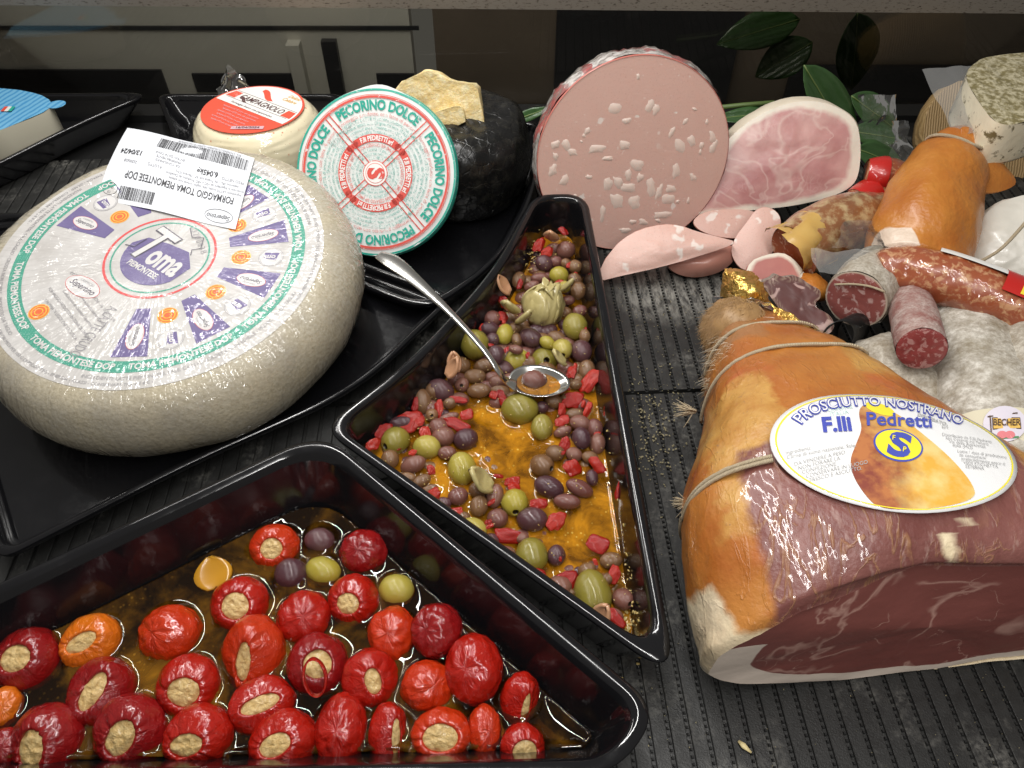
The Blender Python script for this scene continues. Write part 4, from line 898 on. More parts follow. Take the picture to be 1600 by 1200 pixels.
# kind, x, y, size a, size b, [turn degrees, hole direction (dx,dy) or None]
L7 = [('p',1165,195,95,90),('b',955,170,70,85),('v',1062,260,90,80),('p',1115,255,62,60),('b',1205,275,72,70),('b',1165,262,52,52),('y',1130,320,95,90),('b',1210,342,72,66),('b',1228,398,78,90),('p',1035,335,90,55),('p',995,375,80,55),('y',1158,378,62,62),
('p',780,505,90,85),('v',790,592,100,80),('y',865,612,88,115),('g',1215,580,125,135),('p',1235,500,72,62),('v',985,635,115,95),('b',920,640,55,70),('y',1072,660,80,66),('y',1150,690,100,112,0,(0,.6)),('v',1240,700,108,115),('v',815,720,90,100),('g',715,665,145,150),('y',920,748,140,118),('g',1058,745,142,136,0,(.15,.0)),
('p',915,692,72,48),('b',645,768,88,80),('b',755,775,100,78),('b',710,826,112,76),('p',645,868,80,78,0,(.0,.1)),('b',730,897,118,76),('v',540,895,138,112),('p',820,857,80,80),('b',1270,797,88,108),('b',1215,867,62,52),('b',450,952,95,132),('p',345,972,112,88,0,(-.6,.4)),('b',495,1020,68,72,0,(.1,0)),('b',250,1027,88,104,0,(0,-.6)),('v',340,1062,130,80),
('g',315,1145,155,128,0,(-.62,.35)),('y',478,1175,138,120),('p',575,1037,104,50),('p',545,1097,104,100),('v',665,1140,122,112,0,None,1),('g',935,990,182,160),('g',1045,1080,112,132),('b',1105,950,88,76),('b',1168,940,62,60),('b',1210,1020,92,62),('p',1240,1066,104,82),('p',1150,1102,92,56),('v',1235,1130,84,92),('p',1300,1082,86,96),('p',1320,1162,82,104),('v',1047,980,64,62),('v',800,640,70,70),('b',1255,620,60,70),('p',1180,445,60,50),('b',900,590,70,60),('v',1100,900,60,60),('b',585,960,70,60),('p',420,1060,80,60)]
L8 = [('p',145,246,132,88),('b',30,216,92,94),('y',390,263,146,164),('p',315,185,92,72),('b',120,306,84,56),('b',190,332,102,64),('b',215,366,104,50),('p',370,402,102,92),('v',300,436,74,64),('b',470,370,92,84),('b',474,450,92,104),('p',560,402,84,122),('y',650,432,136,142,0,(.05,.55)),('v',740,515,152,124),('p',568,512,104,100),('y',440,560,142,114),('b',402,512,70,60),
('v',825,355,152,112),('p',978,362,146,84),('p',915,428,132,80),('b',790,247,152,84,0,(.75,.2)),('b',855,186,94,84),('p',950,192,84,74),('v',985,110,92,112),('b',1030,207,84,66),('v',1040,310,64,82),('p',600,692,114,84),('g',738,697,152,184,0,(0,.85)),('v',862,697,92,104),('b',1135,722,112,84),('b',1015,772,92,74),('g',1050,886,186,246),('p',885,905,132,124),('p',1195,915,100,120,0,(.5,.2)),('p',1150,1002,94,84),('b',940,982,84,50),('p',280,90,112,100),('b',1110,820,70,60),('p',690,610,70,60),('v',540,620,80,66),('b',620,760,80,60)]
items = []
for L, C in ((L7, C7), (L8, C8)):
    for e in L:
        k, x, y, a, c = e[:5]; px = C['o'][0]+x/C['s']; py = C['o'][1]+y/C['s']; a /= C['s']; c /= C['s']
        items.append([k, px, py, a, c, e[6] if len(e) > 6 else None, e[7] if len(e) > 7 else 0])
ro = random.Random(11)
OL = []
for k, px, py, a, c, hole, wr in items:
    zz = .026 if py > 560 else .032
    m = ppm(px, py, zz); r = .5*(a+c)*.5/m
    OL.append(dict(k=k, p=P(px, py, zz), a=a/m, c=c/m, r=r, hole=hole, wr=wr, px=px, py=py))
# let touching olives push each other apart, resting no lower than the tray floor
wallpoly = [Vector((p.x, p.y)) for p in ol_ring(.0075+.011, 0)]
def inside(x, y, poly):
    c = False; n = len(poly)
    for i in range(n):
        a, b_ = poly[i], poly[i-1]
        if (a.y > y) != (b_.y > y) and x < (b_.x-a.x)*(y-a.y)/(b_.y-a.y)+a.x: c = not c
    return c
tcx = sum((p for p in wallpoly), Vector((0, 0)))/len(wallpoly)
for it in range(40):
    for i in range(len(OL)):
        for j in range(i):
            A, Bq = OL[i], OL[j]; d = A['p']-Bq['p']; l = d.length; mn = (A['r']+Bq['r'])*.93
            if 1e-6 < l < mn:
                # slide along the line of sight as well as apart
                s_ = d/l*(mn-l)*.22; A['p'] += s_; Bq['p'] -= s_
    for o in OL:
        o['p'].z = max(o['p'].z, .006+o['r']*.75)
        tgt = P(o['px'], o['py'], o['p'].z); o['p'] = o['p']*.8+tgt*.2
inpoly = [Vector((p.x, p.y)) for p in ol_ring(.0075+.0085, 0)]
def keep_in(p, poly=None):
    q = p.copy(); g = 0
    while not inside(q.x, q.y, poly or inpoly) and g < 60: q.x += (tcx.x-q.x)*.03; q.y += (tcx.y-q.y)*.03; g += 1
    return q
for o in OL: o['p'] = keep_in(o['p'])
def put_olive(k, p, a, c, hole, wr=0, label=None, grp=None, tilt=None):
    me = get_olive(k, hole is not None, ro.randrange(3), wr)
    o = bpy.data.objects.new('olive', me); link(o); o.location = p
    big, sm = max(a, c), min(a, c); horiz = a >= c
    if hole is not None:
        h = Vector((hole[0], hole[1])); hz = math.sqrt(max(.05, 1-h.length_squared)); ax = RGT*h.x-UPV*h.y+TOC*hz; th = .5*(a+c)
        o.scale = (th*.98, th*.98, th*(1.08 if h.length > .4 else .95))
    else:
        ax = (RGT if horiz else (UPV*.8+Vector((0, .5, 0))).normalized())+UPV*ro.uniform(-.5, .5)+RGT*ro.uniform(-.3, .3)+TOC*ro.uniform(-.2, .2)
        o.scale = (sm, sm, big*1.04)
    o.rotation_mode = 'QUATERNION'; o.rotation_quaternion = frame_q(ax, TOC+Vector((ro.random()*.3, 0, 0)))
    tag(o, label or NAMES[k], 'olive', grp or GRP[k])
    return o
def place(px, py):
    if py < 520: return 'around the artichoke heart' if 770 < px < 915 else ('along the right wall behind the spoon' if px >= 915 else 'at the left wall behind the spoon')
    if py < 650: return 'near the spoon bowl' if 770 < px < 905 else ('along the right wall beside the spoon' if px >= 905 else 'left of the spoon handle')
    if py < 790: return 'in the left corner of the olive tray' if px < 770 else 'at the right side of the open oil'
    if py < 880: return 'along the front rim beside the open oil' if px < 860 else 'right of the open oil near the front'
    return 'at the front corner of the olive tray'
ORD = ['hindmost', 'second', 'third', 'fourth', 'fifth', 'sixth', 'seventh', 'eighth', 'ninth', 'tenth', 'eleventh', 'twelfth', 'thirteenth', 'fourteenth', 'fifteenth', 'sixteenth', 'seventeenth', 'eighteenth', 'nineteenth', 'twentieth', 'twenty-first', 'twenty-second', 'twenty-third', 'twenty-fourth']
def place_labels(lst, word):
    by = {}
    for o in lst: by.setdefault((o['k'], place(o['px'], o['py'])), []).append(o)
    for (k, pl), g in by.items():
        g.sort(key=lambda o: o['py'])
        for i, o in enumerate(g):
            if len(g) == 1: o['lab'] = '%s %s' % (word[k], pl)
            elif i == 0: o['lab'] = 'hindmost %s %s' % (word[k], pl)
            else: o['lab'] = '%s %s from the back %s' % (ORD[i] if i < 24 else 'last', word[k], pl)
KW = dict(p='mauve olive', v='dark violet olive', b='brown olive', g='green olive', y='yellow-green olive')
place_labels(OL, KW)
for o in OL:
    lab_ = o['lab']; grp_ = GRP[o['k']]
    if o['wr']: lab_ = 'wrinkled dark violet olive beside the open orange oil'; grp_ = 'violet olives in the olive tray'
    if o['r'] > .0145 and o['py'] > 900: lab_ = 'largest green olive, near the front corner of the olive tray'; grp_ = GRP['g']
    put_olive(o['k'], o['p'], o['a'], o['c'], o['hole'], o['wr'], lab_, grp_)
# a lower layer showing in the gaps
pool = [Vector((p.x, p.y)) for p in [P(x, y, .02) for x, y in ((690, 625), (840, 640), (870, 720), (950, 770), (960, 850), (900, 900), (830, 800), (780, 720), (720, 680))]]
cnt = 0; SUNK = []
while cnt < 130:
    px = ro.uniform(560, 985); py = ro.choice((ro.uniform(360, 660), ro.uniform(380, 960))); p = P(px, py, .0155 if py > 640 else .022)
    if not inside(p.x, p.y, wallpoly) or inside(p.x, p.y, pool) or not inside((p.x-tcx.x)*1.12+tcx.x, (p.y-tcx.y)*1.12+tcx.y, wallpoly): continue
    k = ro.choice('ppbvb'); a = ro.uniform(.014, .018)
    if min((p-o['p']).length for o in OL) < .0088: continue
    OL.append(dict(p=p, r=a/2, k=k)); SUNK.append(dict(p=p, a=a, k=k, px=px, py=py)); cnt += 1
place_labels(SUNK, {k: 'sunken '+w for k, w in KW.items()})
for o in SUNK: put_olive(o['k'], o['p'], o['a'], o['a']*.8, None, 0, o['lab'], 'half-sunk olives under the others')

# ------------------------------------------------------------------ red pepper pieces
def piece_mesh(seed, curl):
    rg = random.Random(seed); nu, nv = 10, 9; V = []
    cut = [rg.uniform(-.32, .32) for _ in range(4)]
    for side in (0, 1):
        for i in range(nv+1):
            for j in range(nu+1):
                u = j/nu-.5; v = i/nv-.5
                a0 = math.atan2(v, u); rim_ = 1+.30*fn(Vector((math.cos(a0)*1.6+seed*3, math.sin(a0)*1.6, 0)))
                us, vs = u*math.sqrt(1-1.5*v*v)*rim_, v*math.sqrt(1-1.5*u*u)*rim_
                v2 = vs+cut[0]*us+cut[2]*vs*us; u2 = us+cut[1]*vs
                t = .055 if side == 0 else -.055; a = u2*curl; R_ = 1/max(curl, .2); e = 1-.5*(max(abs(u), abs(v))*2)**8
                V.append(Vector((math.sin(a)*(R_+t*e), v2, math.cos(a)*(R_+t*e)-R_+.16*fn(Vector((u*3.5, v*3.5, seed)))-.5*v2*v2)))
    n = (nu+1)*(nv+1); F = []
    for i in range(nv):
        for j in range(nu):
            k = i*(nu+1)+j; F.append((k, k+1, k+nu+2, k+nu+1)); F.append((k+n, k+n+nu+1, k+n+nu+2, k+n+1))
    def rim(a, b_): F.append((a, a+n, b_+n, b_))
    for j in range(nu): rim(j, j+1); k = nv*(nu+1)+j; rim(k+1, k)
    for i in range(nv): k = i*(nu+1); rim(k+nu+1, k); rim(k+nu, k+nu+nu+1)
    me = bpy.data.meshes.new('red_pepper_piece'); me.from_pydata([tuple(v) for v in V], [], F); me.polygons.foreach_set('use_smooth', [True]*len(F)); me.materials.append(MT['rp']); me.update(); return me
PM = [piece_mesh(i, c) for i, c in enumerate((1.2, 1.7, 2.1, 2.5, 3.0, 1.4, 1.0, 3.6))]
R7 = [(1155,95,55,55),(1035,165,62,85),(1075,203,72,50),(935,365,36,52),(1240,300,24,38),(1130,355,42,34),(855,455,80,72),(850,525,78,56),(870,690,44,34),(1190,805,66,66),(1285,850,84,130),(530,985,62,92),(385,1050,140,120),(255,1100,90,84),(165,1112,60,84),(205,1165,80,60),(620,1067,152,62),(465,1110,70,60),(670,1015,92,54),(625,940,104,36),(845,935,72,112),(800,915,72,42),(1200,942,104,90),(1150,990,62,74),(1145,1047,84,52),(1280,990,54,84),(1375,970,40,104),(1160,1167,84,64),(568,700,66,88),(1320,830,40,60),(740,575,36,40),(1275,590,30,60)]
R8 = [(235,268,60,52),(235,402,114,62),(640,330,84,54),(655,357,112,62),(775,437,102,54),(860,525,92,102),(350,486,94,62),(950,260,142,92),(910,141,72,72),(1065,247,90,104),(625,600,212,80),(1070,637,142,90),(920,822,124,110),(1150,792,94,92),(1175,1072,112,132),(780,836,112,72),(1172,370,38,100),(60,150,60,40),(160,30,90,60)]
rs_ = random.Random(77)
for _ in range(26):
    while True:
        px, py = rs_.uniform(560, 985), rs_.uniform(385, 960); q_ = P(px, py, .028)
        if inside(q_.x, q_.y, inpoly) and not inside(q_.x, q_.y, pool): break
    R7.append(((px-520)*3.2, (py-330)*3.2, rs_.uniform(24, 60), rs_.uniform(20, 42)))
rr = random.Random(5); RQ = [dict(k='r', px=C['o'][0]+x/C['s'], py=C['o'][1]+y/C['s']) for L, C in ((R7, C7), (R8, C8)) for x, y, a, c in L]
place_labels(RQ, dict(r='cut red pepper piece')); RLAB = {(round(o['px'], 2), round(o['py'], 2)): o['lab'] for o in RQ}
for L, C in ((R7, C7), (R8, C8)):
    for x, y, a, c in L:
        px = C['o'][0]+x/C['s']; py = C['o'][1]+y/C['s']; a = a/C['s']; c = c/C['s']
        zz = .030 if py > 560 else .036
        wall_one = abs(x-1172) < 3 and C is C8 or (x, y) == (568, 700) or (x, y) == (1375, 970)
        if wall_one: zz = .036
        m = ppm(px, py, zz); o = bpy.data.objects.new('red_pepper_piece', PM[rr.randrange(len(PM))]); link(o); o.location = P(px, py, zz) if wall_one else keep_in(P(px, py, zz))
        nrm = TOC*.75+Vector((rr.uniform(-.5, .5), rr.uniform(-.45, .25), .5))
        tw = rr.uniform(-.6, .6); o.rotation_mode = 'QUATERNION'; o.rotation_quaternion = frame_q(nrm, RGT*math.cos(tw)+UPV*math.sin(tw))
        s_ = math.sqrt(a*c)/m; o.scale = (a/m*.95, c/m*1.0, s_*.62)
        tag(o, RLAB[(round(px, 2), round(py, 2))], 'pepper piece', 'red pepper pieces among the olives')

# ------------------------------------------------------------------ artichoke heart and tan scraps
def petal(w, l, cup, seed, nu=6, nv=8):
    V = []; F = []
    for i in range(nv+1):
        v = i/nv; ww = w*(math.sin(math.pi*min(1, .12+v*.86)))**.7
        for j in range(nu+1):
            u = j/nu-.5; V.append(Vector((u*ww, cup*(4*u*u*.5+v*v*1.2)+.0006*fn(Vector((u*4, v*5, seed))), v*l)))
    for i in range(nv):
        for j in range(nu): k = i*(nu+1)+j; F.append((k, k+1, k+nu+2, k+nu+1))
    return V, F
def artichoke(px, py, z, s, axis, label, n=16):
    base = P(px, py, z)
    th = thing('artichoke_heart', label, 'artichoke', base, frame_q(axis, RGT), group='artichoke pieces in the olive tray')
    ra = random.Random(int(px))
    for i in range(n):
        lay = i/n; a = i*2.4+ra.uniform(-.5, .5); V, F = petal(.026*s*(1.15-.4*lay), .030*s*(.8+.25*lay), -.011*s*(.7+lay*.3), i)
        ti = math.radians(26*(1-lay)+3+ra.uniform(-8, 14)); M_ = Matrix.Rotation(a, 4, 'Z') @ Matrix.Translation((0, .0085*s*(1-lay)+.004, -.012*s)) @ Matrix.Rotation(-ti*.8, 4, 'X')
        o = mk('petal', [M_ @ v for v in V], F, MT['arti'], th)
        md = o.modifiers.new('thick', 'SOLIDIFY'); md.thickness = .0011*s
    V, F = lathe([(0, -.014*s), (.010*s, -.013*s), (.0150*s, -.005*s), (.0145*s, .006*s), (.009*s, .014*s), (0, .018*s)], 20, lambda v: v*(1+.15*fbm(v, 120))); mk('core', V, F, MT['arti'], th)
artichoke(850, 480, .034, 1.15, UPV*.9+RGT*.25+TOC*.5, 'pale whole artichoke heart lying among the olives at the back')
def scrap(px, py, z, s, mat, seed, label, grp):
    V, F = petal(.016*s, .022*s, -.006*s, seed); M_ = Matrix.Rotation(seed*1.3, 4, 'Z') @ Matrix.Rotation(-.9, 4, 'X')
    o = mk('artichoke_scrap', [M_ @ v for v in V], F, mat); o.location = P(px, py, z); md = o.modifiers.new('t', 'SOLIDIFY'); md.thickness = .0025*s
    tag(o, label, 'artichoke', grp)
for i, (px, py, s_, m) in enumerate(SCR := ((795, 460, 1.0, 'tan'), (803, 490, 1.2, 'arti'), (812, 505, 1.1, 'arti'), (700, 590, .9, 'tan'), (712, 583, .8, 'tan'), (766, 765, 1.2, 'arti'), (863, 378, 1.0, 'tan'), (878, 455, .9, 'arti'), (928, 980, .9, 'tan'), (560, 690, .7, 'tan'), (882, 570, .9, 'arti'))):
    scrap(px, py, .036 if py < 600 else .030, s_, MT[m], i+1, ('%s torn %s artichoke scrap from the back among the olives' % (ORD[sorted(q[1] for q in SCR).index(py)], 'pinkish' if m == 'tan' else 'pale')) if py != 378 else 'hindmost torn pinkish artichoke scrap among the olives', 'artichoke scraps among the olives')

# ------------------------------------------------------------------ herb flecks on olives and tray walls
fv.clear(); ff.clear()
for _ in range(420):
    t = ro.random()**.8; x0 = 925+t*75; y0 = 470+t*520
    fleck(P(x0+ro.uniform(-6, 14), y0+ro.uniform(-25, 25), .020+ro.random()*.016), ro.uniform(.0004, .0013))
for _ in range(160): fleck(P(ro.gauss(985, 14), ro.gauss(950, 40), .022), ro.uniform(.0005, .0015))
for _ in range(70): fleck(P(ro.gauss(840, 14), ro.gauss(395, 14), .033), ro.uniform(.0006, .0015))
for _ in range(90):
    q_ = P(ro.uniform(560, 690), ro.uniform(540, 690), .030)
    if inside(q_.x, q_.y, wallpoly): fleck(q_, ro.uniform(.0003, .0009))
for o in OL:
    for _ in range(3):
        d = (TOC*.9+Vector((ro.gauss(0, .7), ro.gauss(0, .7), ro.gauss(0, .5)))).normalized(); fleck(o['p']+d*o['r']*1.0, ro.uniform(.0003, .0009))
tag(mk('herb_flecks', list(fv), list(ff), MT['herb'], smooth=False), 'chopped herb and chilli flecks over the olives and tray walls', 'herbs', kind='stuff')

# ------------------------------------------------------------------ stuffed peppers
def pepper(px, py, w, h, kind, m, op=None, seed=0, label='', zc=None, grp='stuffed cherry peppers in the front tray'):
    z = zc or .021
    mp_ = ppm(px, py, z); R = .5*max(w, h)/mp_*.98; c = P(px, py, z)
    if kind == 'f':
        ox, oy, ow, oh, oa = op; rad = .5*(w+h)/2
        a, b_ = (ox-px)/rad, -(oy-py)/rad; q = a*a+b_*b_
        if q > .85: k = math.sqrt(.85/q); a *= k; b_ *= k; q = .85
        ax = RGT*a+UPV*b_+TOC*math.sqrt(1-q); xh = RGT*math.cos(oa)-UPV*math.sin(oa)
        f0 = math.sqrt(1-q); ro_x = .5*ow/rad; ro_y = .5*oh/rad/max(.45, f0)
    else:
        ax = TOC*.8+UPV*.3+RGT*math.sin(seed*1.7)*.4; xh = RGT; ro_x = ro_y = 0
    th = thing('stuffed_pepper', label, 'stuffed pepper', c, frame_q(ax, xh), group=grp)
    sx = 1.0; asp = min(w, h)/max(w, h)
    # image-wise squash
    sd = Vector((seed*3.7, seed*1.3, 0)); seg = 64
    def warpf(v):
        l = v.length; u = v/max(l, 1e-6)
        k = 1+.05*fbm(u+sd, 1.5)+.022*fbm(u*1.0+sd, 5)
        return v*k
    if kind == 'f':
        ro_ = .5*(ro_x+ro_y); ro_ = max(.22, min(.54, ro_*.88)); rx, ry = ro_x/(.5*(ro_x+ro_y)), ro_y/(.5*(ro_x+ro_y))
        phi_end = math.pi-math.asin(min(.95, ro_*1.35)); prof = []
        for i in range(20):
            t = phi_end*i/19; prof.append((math.sin(t), -math.cos(t)*.92))
        rl, zl = prof[-1]
        prof += [(ro_*1.17, zl+.035), (ro_*1.04, zl+.02), (ro_*.99, zl-.04), (ro_*.97, zl-.14)]
        prof[0] = (0, -.92)
        def f(v):
            r = math.hypot(v.x, v.y); a_ = math.atan2(v.y, v.x); k = 1 if (r < ro_*1.25 and v.z > 0) else max(0, min(1, (v.z-.15)/(zl-.15)))
            e = k*k; v2 = Vector((v.x*(1+(rx-1)*e), v.y*(1+(ry-1)*e), v.z))
            cr = abs(fn(Vector((math.cos(a_)*4.5+seed, math.sin(a_)*4.5, seed*2.2+v.z*.6))))
            v2 = warpf(v2); v2.z -= .10*cr*e; v2 *= (1-.045*cr*k)
            return v2*R
        V, F = lathe(prof, seg, f); mk('skin', V, F, MT['pep'][m], th)
        nr = 10; V = [Vector((0, 0, zl-.02+.05*fn(sd)))]; F = []
        for i in range(1, nr+1):
            for j in range(seg):
                a_ = 2*math.pi*j/seg; r = ro_*1.02*i/nr; q = Vector((r*math.cos(a_)*rx, r*math.sin(a_)*ry, 0)); q.z = zl+.005-.09*(i/nr)**4+.06*fbm(q*1.0+sd, 4.0)-.05*abs(fn(q*3+sd)); V.append(q)
        V = [v*R for v in V]
        F = [(0, 1+j, 1+(j+1) % seg) for j in range(seg)]+rings_faces(nr, seg, 1); mk('filling', V, F, MT['fill'], th)
    else:
        prof = [(math.sin(math.pi*i/30), -math.cos(math.pi*i/30)*.95) for i in range(31)]; prof[0] = (0, -.95); prof[-1] = (0, .95)
        nc = 5+seed % 4
        def f(v):
            a_ = math.atan2(v.y, v.x); r = math.hypot(v.x, v.y); k = max(0, (v.z-.3)/.65)
            cre = abs(math.sin(a_*nc/2+2*fn(Vector((r*2, seed, 0)))))
            d = 1-.035*k*(1-cre)**2-.08*k**4+.050*fbm(v+sd, 3.2)*(.5+k)-.05*abs(fn(v*2.2+sd))
            v = warpf(v)*d; return v*R
        V, F = lathe(prof, seg, f); mk('skin', V, F, MT['pep'][m], th)
    # turned and flattened a little as they lie
    S_ = Vector((1, 1, 1))
    if w > h*1.08 or h > w*1.08:
        d = RGT if w > h else UPV
        loc = th.rotation_quaternion.inverted() @ d; k = asp
        for i in range(3): S_[i] = k+(1-k)*abs(loc[i])
        th.scale = S_
    return dict(p=c, r=R*(.5+.5*asp)*.90)
PL = [(430,855,80,74,'f',3,(432,850,38,38,0),'bright red stuffed pepper at the back corner beside two dark olives'),
(568,862,80,72,'c',1,None,'closed dark red pepper with star creases at the right back of the tray'),
(376,945,94,86,'f',0,(378,935,46,46,.4),'stuffed red pepper with wet filling beside the yellow pepper scrap'),
(475,965,86,86,'c',0,None,'smooth closed red pepper dented on top in the middle of the tray'),
(553,938,82,80,'f',0,(548,934,40,36,0),'stuffed red pepper with square filling beside a pale olive'),
(266,990,102,90,'c',3,None,'closed orange-red wrinkled pepper alone in the open oil'),
(143,1003,96,80,'f',2,(140,990,54,30,-.5),'orange stuffed pepper with a long opening'),
(45,1030,100,98,'f',1,(42,1012,56,42,-.1),'stuffed dark red pepper at the left edge, behind the others'),
(397,1020,98,122,'f',3,(390,1022,30,64,.12),'tall red pepper with a narrow upright slit of filling'),
(160,1080,100,104,'f',1,(163,1062,34,62,.5),'stuffed dark red pepper with a slanting teardrop opening'),
(296,1072,100,96,'f',0,(302,1067,54,48,-.1),'stuffed red pepper with a round flat filling in the middle left'),
(497,1038,98,92,'f',1,(507,1022,48,42,.4),'dull red stuffed pepper under a hollow chilli ring'),
(612,990,78,86,'c',3,None,'closed bright red pepper leaning on a darker one'),
(682,985,86,86,'c',1,None,'closed dark red pepper at the right wall, hiding its neighbour'),
(578,1060,88,92,'f',0,(592,1050,28,40,-.3),'red pepper showing an oval filling on its right side'),
(668,1072,88,80,'c',3,None,'closed scarlet pepper with a wrinkled top near the right wall'),
(740,1045,94,110,'c',0,None,'largest smooth closed red pepper at the right wall'),
(410,1102,106,82,'f',0,(418,1082,62,26,-.4),'red pepper lying on its side with a slanting opening on top'),
(8,1105,50,66,'c',2,None,'orange pepper cut by the left edge of the picture'),
(75,1155,112,104,'f',1,(70,1153,44,66,.1),'stuffed dark red pepper at the left front with an upright opening'),
(205,1140,120,104,'f',1,(206,1136,44,66,.5),'stuffed red pepper at the front, its filling covered by oil'),
(312,1152,112,102,'f',0,(302,1146,62,38,-.25),'stuffed red pepper at the front with a wide bean-shaped filling'),
(443,1160,112,92,'f',0,(437,1144,54,36,-.4),'stuffed red pepper at the front behind the tray rim, slanting filling'),
(533,1140,84,112,'c',0,None,'tall closed red pepper at the front beside a side-opening one'),
(607,1145,64,94,'f',0,(632,1142,22,42,0),'narrow red pepper with its filling at the right side'),
(690,1148,98,82,'f',3,(690,1137,58,50,0),'stuffed red pepper at the front right with large crumbly filling'),
(757,1140,50,80,'c',3,None,'small torn red pepper between two peppers at the front right'),
(812,1092,62,88,'f',0,(826,1100,18,44,.2),'crumpled narrow red pepper against the right wall'),
(816,1166,72,68,'f',0,(822,1164,42,40,0),'small stuffed red pepper at the right front corner'),
(8,1168,46,64,'c',1,None,'dark red pepper cut by the lower left corner of the picture')]
PEP = []
for i, (px, py, w, h, kd, m, op, lb) in enumerate(PL):
    zc = .021
    if (px, py) in ((682, 985), (740, 1045)): zc = .027
    PEP.append(pepper(px, py, w, h, kd, m, op, i+1, lb, zc))
for i in range(len(PEP)): pass
# loose olives, a chilli ring and a yellow scrap in the same tray
P2 = []
for k, px, py, a, c, lb in (('v', 500, 845, 46, 40, 'dark violet olive at the back corner of the pepper tray'), ('v', 455, 897, 50, 50, 'dark violet olive next to the spotted pale olive'), ('y', 505, 892, 56, 44, 'spotted pale olive between the back stuffed peppers'), ('y', 620, 922, 54, 50, 'spotted pale olive at the right wall of the pepper tray')):
    m = ppm(px, py, .02); p = P(px, py, .021); put_olive(k, p, a/m, c/m, None, 0, lb, 'loose olives in the pepper tray'); P2.append(dict(p=p, r=.5*(a+c)/2/m))
V = []; n = 28
for i in range(n):
    t = 2*math.pi*i/n
    for j in range(8):
        q = 2*math.pi*j/8; rx = .0062*(1+.0*math.cos(t))+.0012*math.cos(q); V.append(Vector((rx*math.cos(t), .0042*math.sin(t)*2.6, .0035*math.sin(q))))
F = [(i*8+j, ((i+1) % n)*8+j, ((i+1) % n)*8+(j+1) % 8, i*8+(j+1) % 8) for i in range(n) for j in range(8)]
o = mk('chilli_ring', V, F, MT['pep'][0]); o.location = P(492, 1058, .047); o.rotation_mode = 'QUATERNION'; o.rotation_quaternion = frame_q(TOC+RGT*.2, RGT+UPV*.15); tag(o, 'hollow red chilli ring lying on a stuffed pepper', 'chilli')
V, F = petal(.026, .024, -.003, 3); o = mk('yellow_pepper_scrap', [Matrix.Rotation(-1.45, 4, 'X') @ v for v in V], F, MT['yp']); o.location = P(340, 922, .0170); o.rotation_euler.z = .4; md = o.modifiers.new('t', 'SOLIDIFY'); md.thickness = .003; tag(o, 'yellow pepper scrap half sunk in the oil', 'pepper scrap')

# ------------------------------------------------------------------ oil surfaces with menisci where they touch things
def oil_sheet(name, ringf, ins, blobs, z0, mat, label, step=.0013, lam=.0024, hh=.0030):
    poly = [Vector((p.x, p.y)) for p in ringf(ins, z0)]
    xs = [p.x for p in poly]; ys = [p.y for p in poly]; x0, x1, y0, y1 = max(min(xs), -.36), max(xs), max(min(ys), .085), max(ys)
    nx = int((x1-x0)/step)+1; ny = int((y1-y0)/step)+1
    import numpy as np
    X, Y = np.meshgrid(x0+np.arange(nx+1)*step, y0+np.arange(ny+1)*step)
    Z = np.zeros_like(X)
    for b_ in blobs:
        p = b_['p']; r = b_['r']; dz = abs(p.z-z0)
        if dz >= r: continue
        rc = math.sqrt(r*r-dz*dz); d = np.hypot(X-p.x, Y-p.y)-rc
        Z = np.maximum(Z, np.where(d > 0, hh*np.exp(-np.maximum(d, 0)/lam), hh))
    dw = np.full_like(X, 1.0); n = len(poly); ins_ = np.zeros_like(X, bool)
    for i in range(n):
        a, b_ = poly[i], poly[(i+1) % n]; e = b_-a; L2 = max(e.length_squared, 1e-12)
        t = np.clip(((X-a.x)*e.x+(Y-a.y)*e.y)/L2, 0, 1); dw = np.minimum(dw, np.hypot(X-a.x-t*e.x, Y-a.y-t*e.y))
        if abs(e.y) > 1e-9:
            c = ((a.y > Y) != (b_.y > Y)) & (X < e.x*(Y-a.y)/e.y+a.x); ins_ ^= c
    Z = Z+hh*np.exp(-dw/lam)+.00012*np.sin(X*160+2*np.sin(Y*90))*np.sin(Y*130)
    keep = ins_ | (dw < step*1.5)
    idx = -np.ones(X.shape, int); idx[keep] = np.arange(keep.sum())
    V = np.stack([X[keep], Y[keep], Z[keep]+z0], 1).tolist()
    q = keep[:-1, :-1] & keep[1:, :-1] & keep[:-1, 1:] & keep[1:, 1:]
    F = np.stack([idx[:-1, :-1][q], idx[:-1, 1:][q], idx[1:, 1:][q], idx[1:, :-1][q]], 1).tolist()
    tag(mk(name, V, F, mat), label, 'oil', kind='stuff')
oil_sheet('olive_oil', ol_ring, .0075+.0062, OL, OILZ, MT['oil_o'], 'orange spiced oil pooled around the olives', lam=.0016, hh=.0016)
oil_sheet('pepper_oil', pp_ring, .0085+.0175, PEP+P2, OILZ, MT['oil_p'], 'dark brown oil around the stuffed peppers')

# ------------------------------------------------------------------ spoon
path = interp([(592, 398, .083), (612, 408, .084), (650, 438, .083), (705, 490, .078), (755, 545, .068), (778, 578, .057), (790, 594, .047), (806, 603, .041)], 40)
wd = interp([(.0050,), (.0078,), (.0058,), (.0031,), (.0027,), (.0028,), (.0036,), (.0062,)], 40)
hd = .0012; V = []; pts = [P(*p) for p in path]
for i, p in enumerate(pts):
    t = (pts[min(i+1, 39)]-pts[max(i-1, 0)]).normalized(); s_ = t.cross(Vector((0, 0, 1))).normalized(); u = s_.cross(t)
    for j in range(12):
        a = 2*math.pi*j/12; V.append(p+s_*math.cos(a)*wd[i][0]+u*math.sin(a)*(hd if i < 30 else .0016))
F = rings_faces(40, 12)+[tuple(range(12))[::-1], tuple(range(39*12, 40*12))]
sp = thing('serving_spoon', 'steel spoon resting over the tray edge with its bowl in the olives', 'spoon', pts[-1])
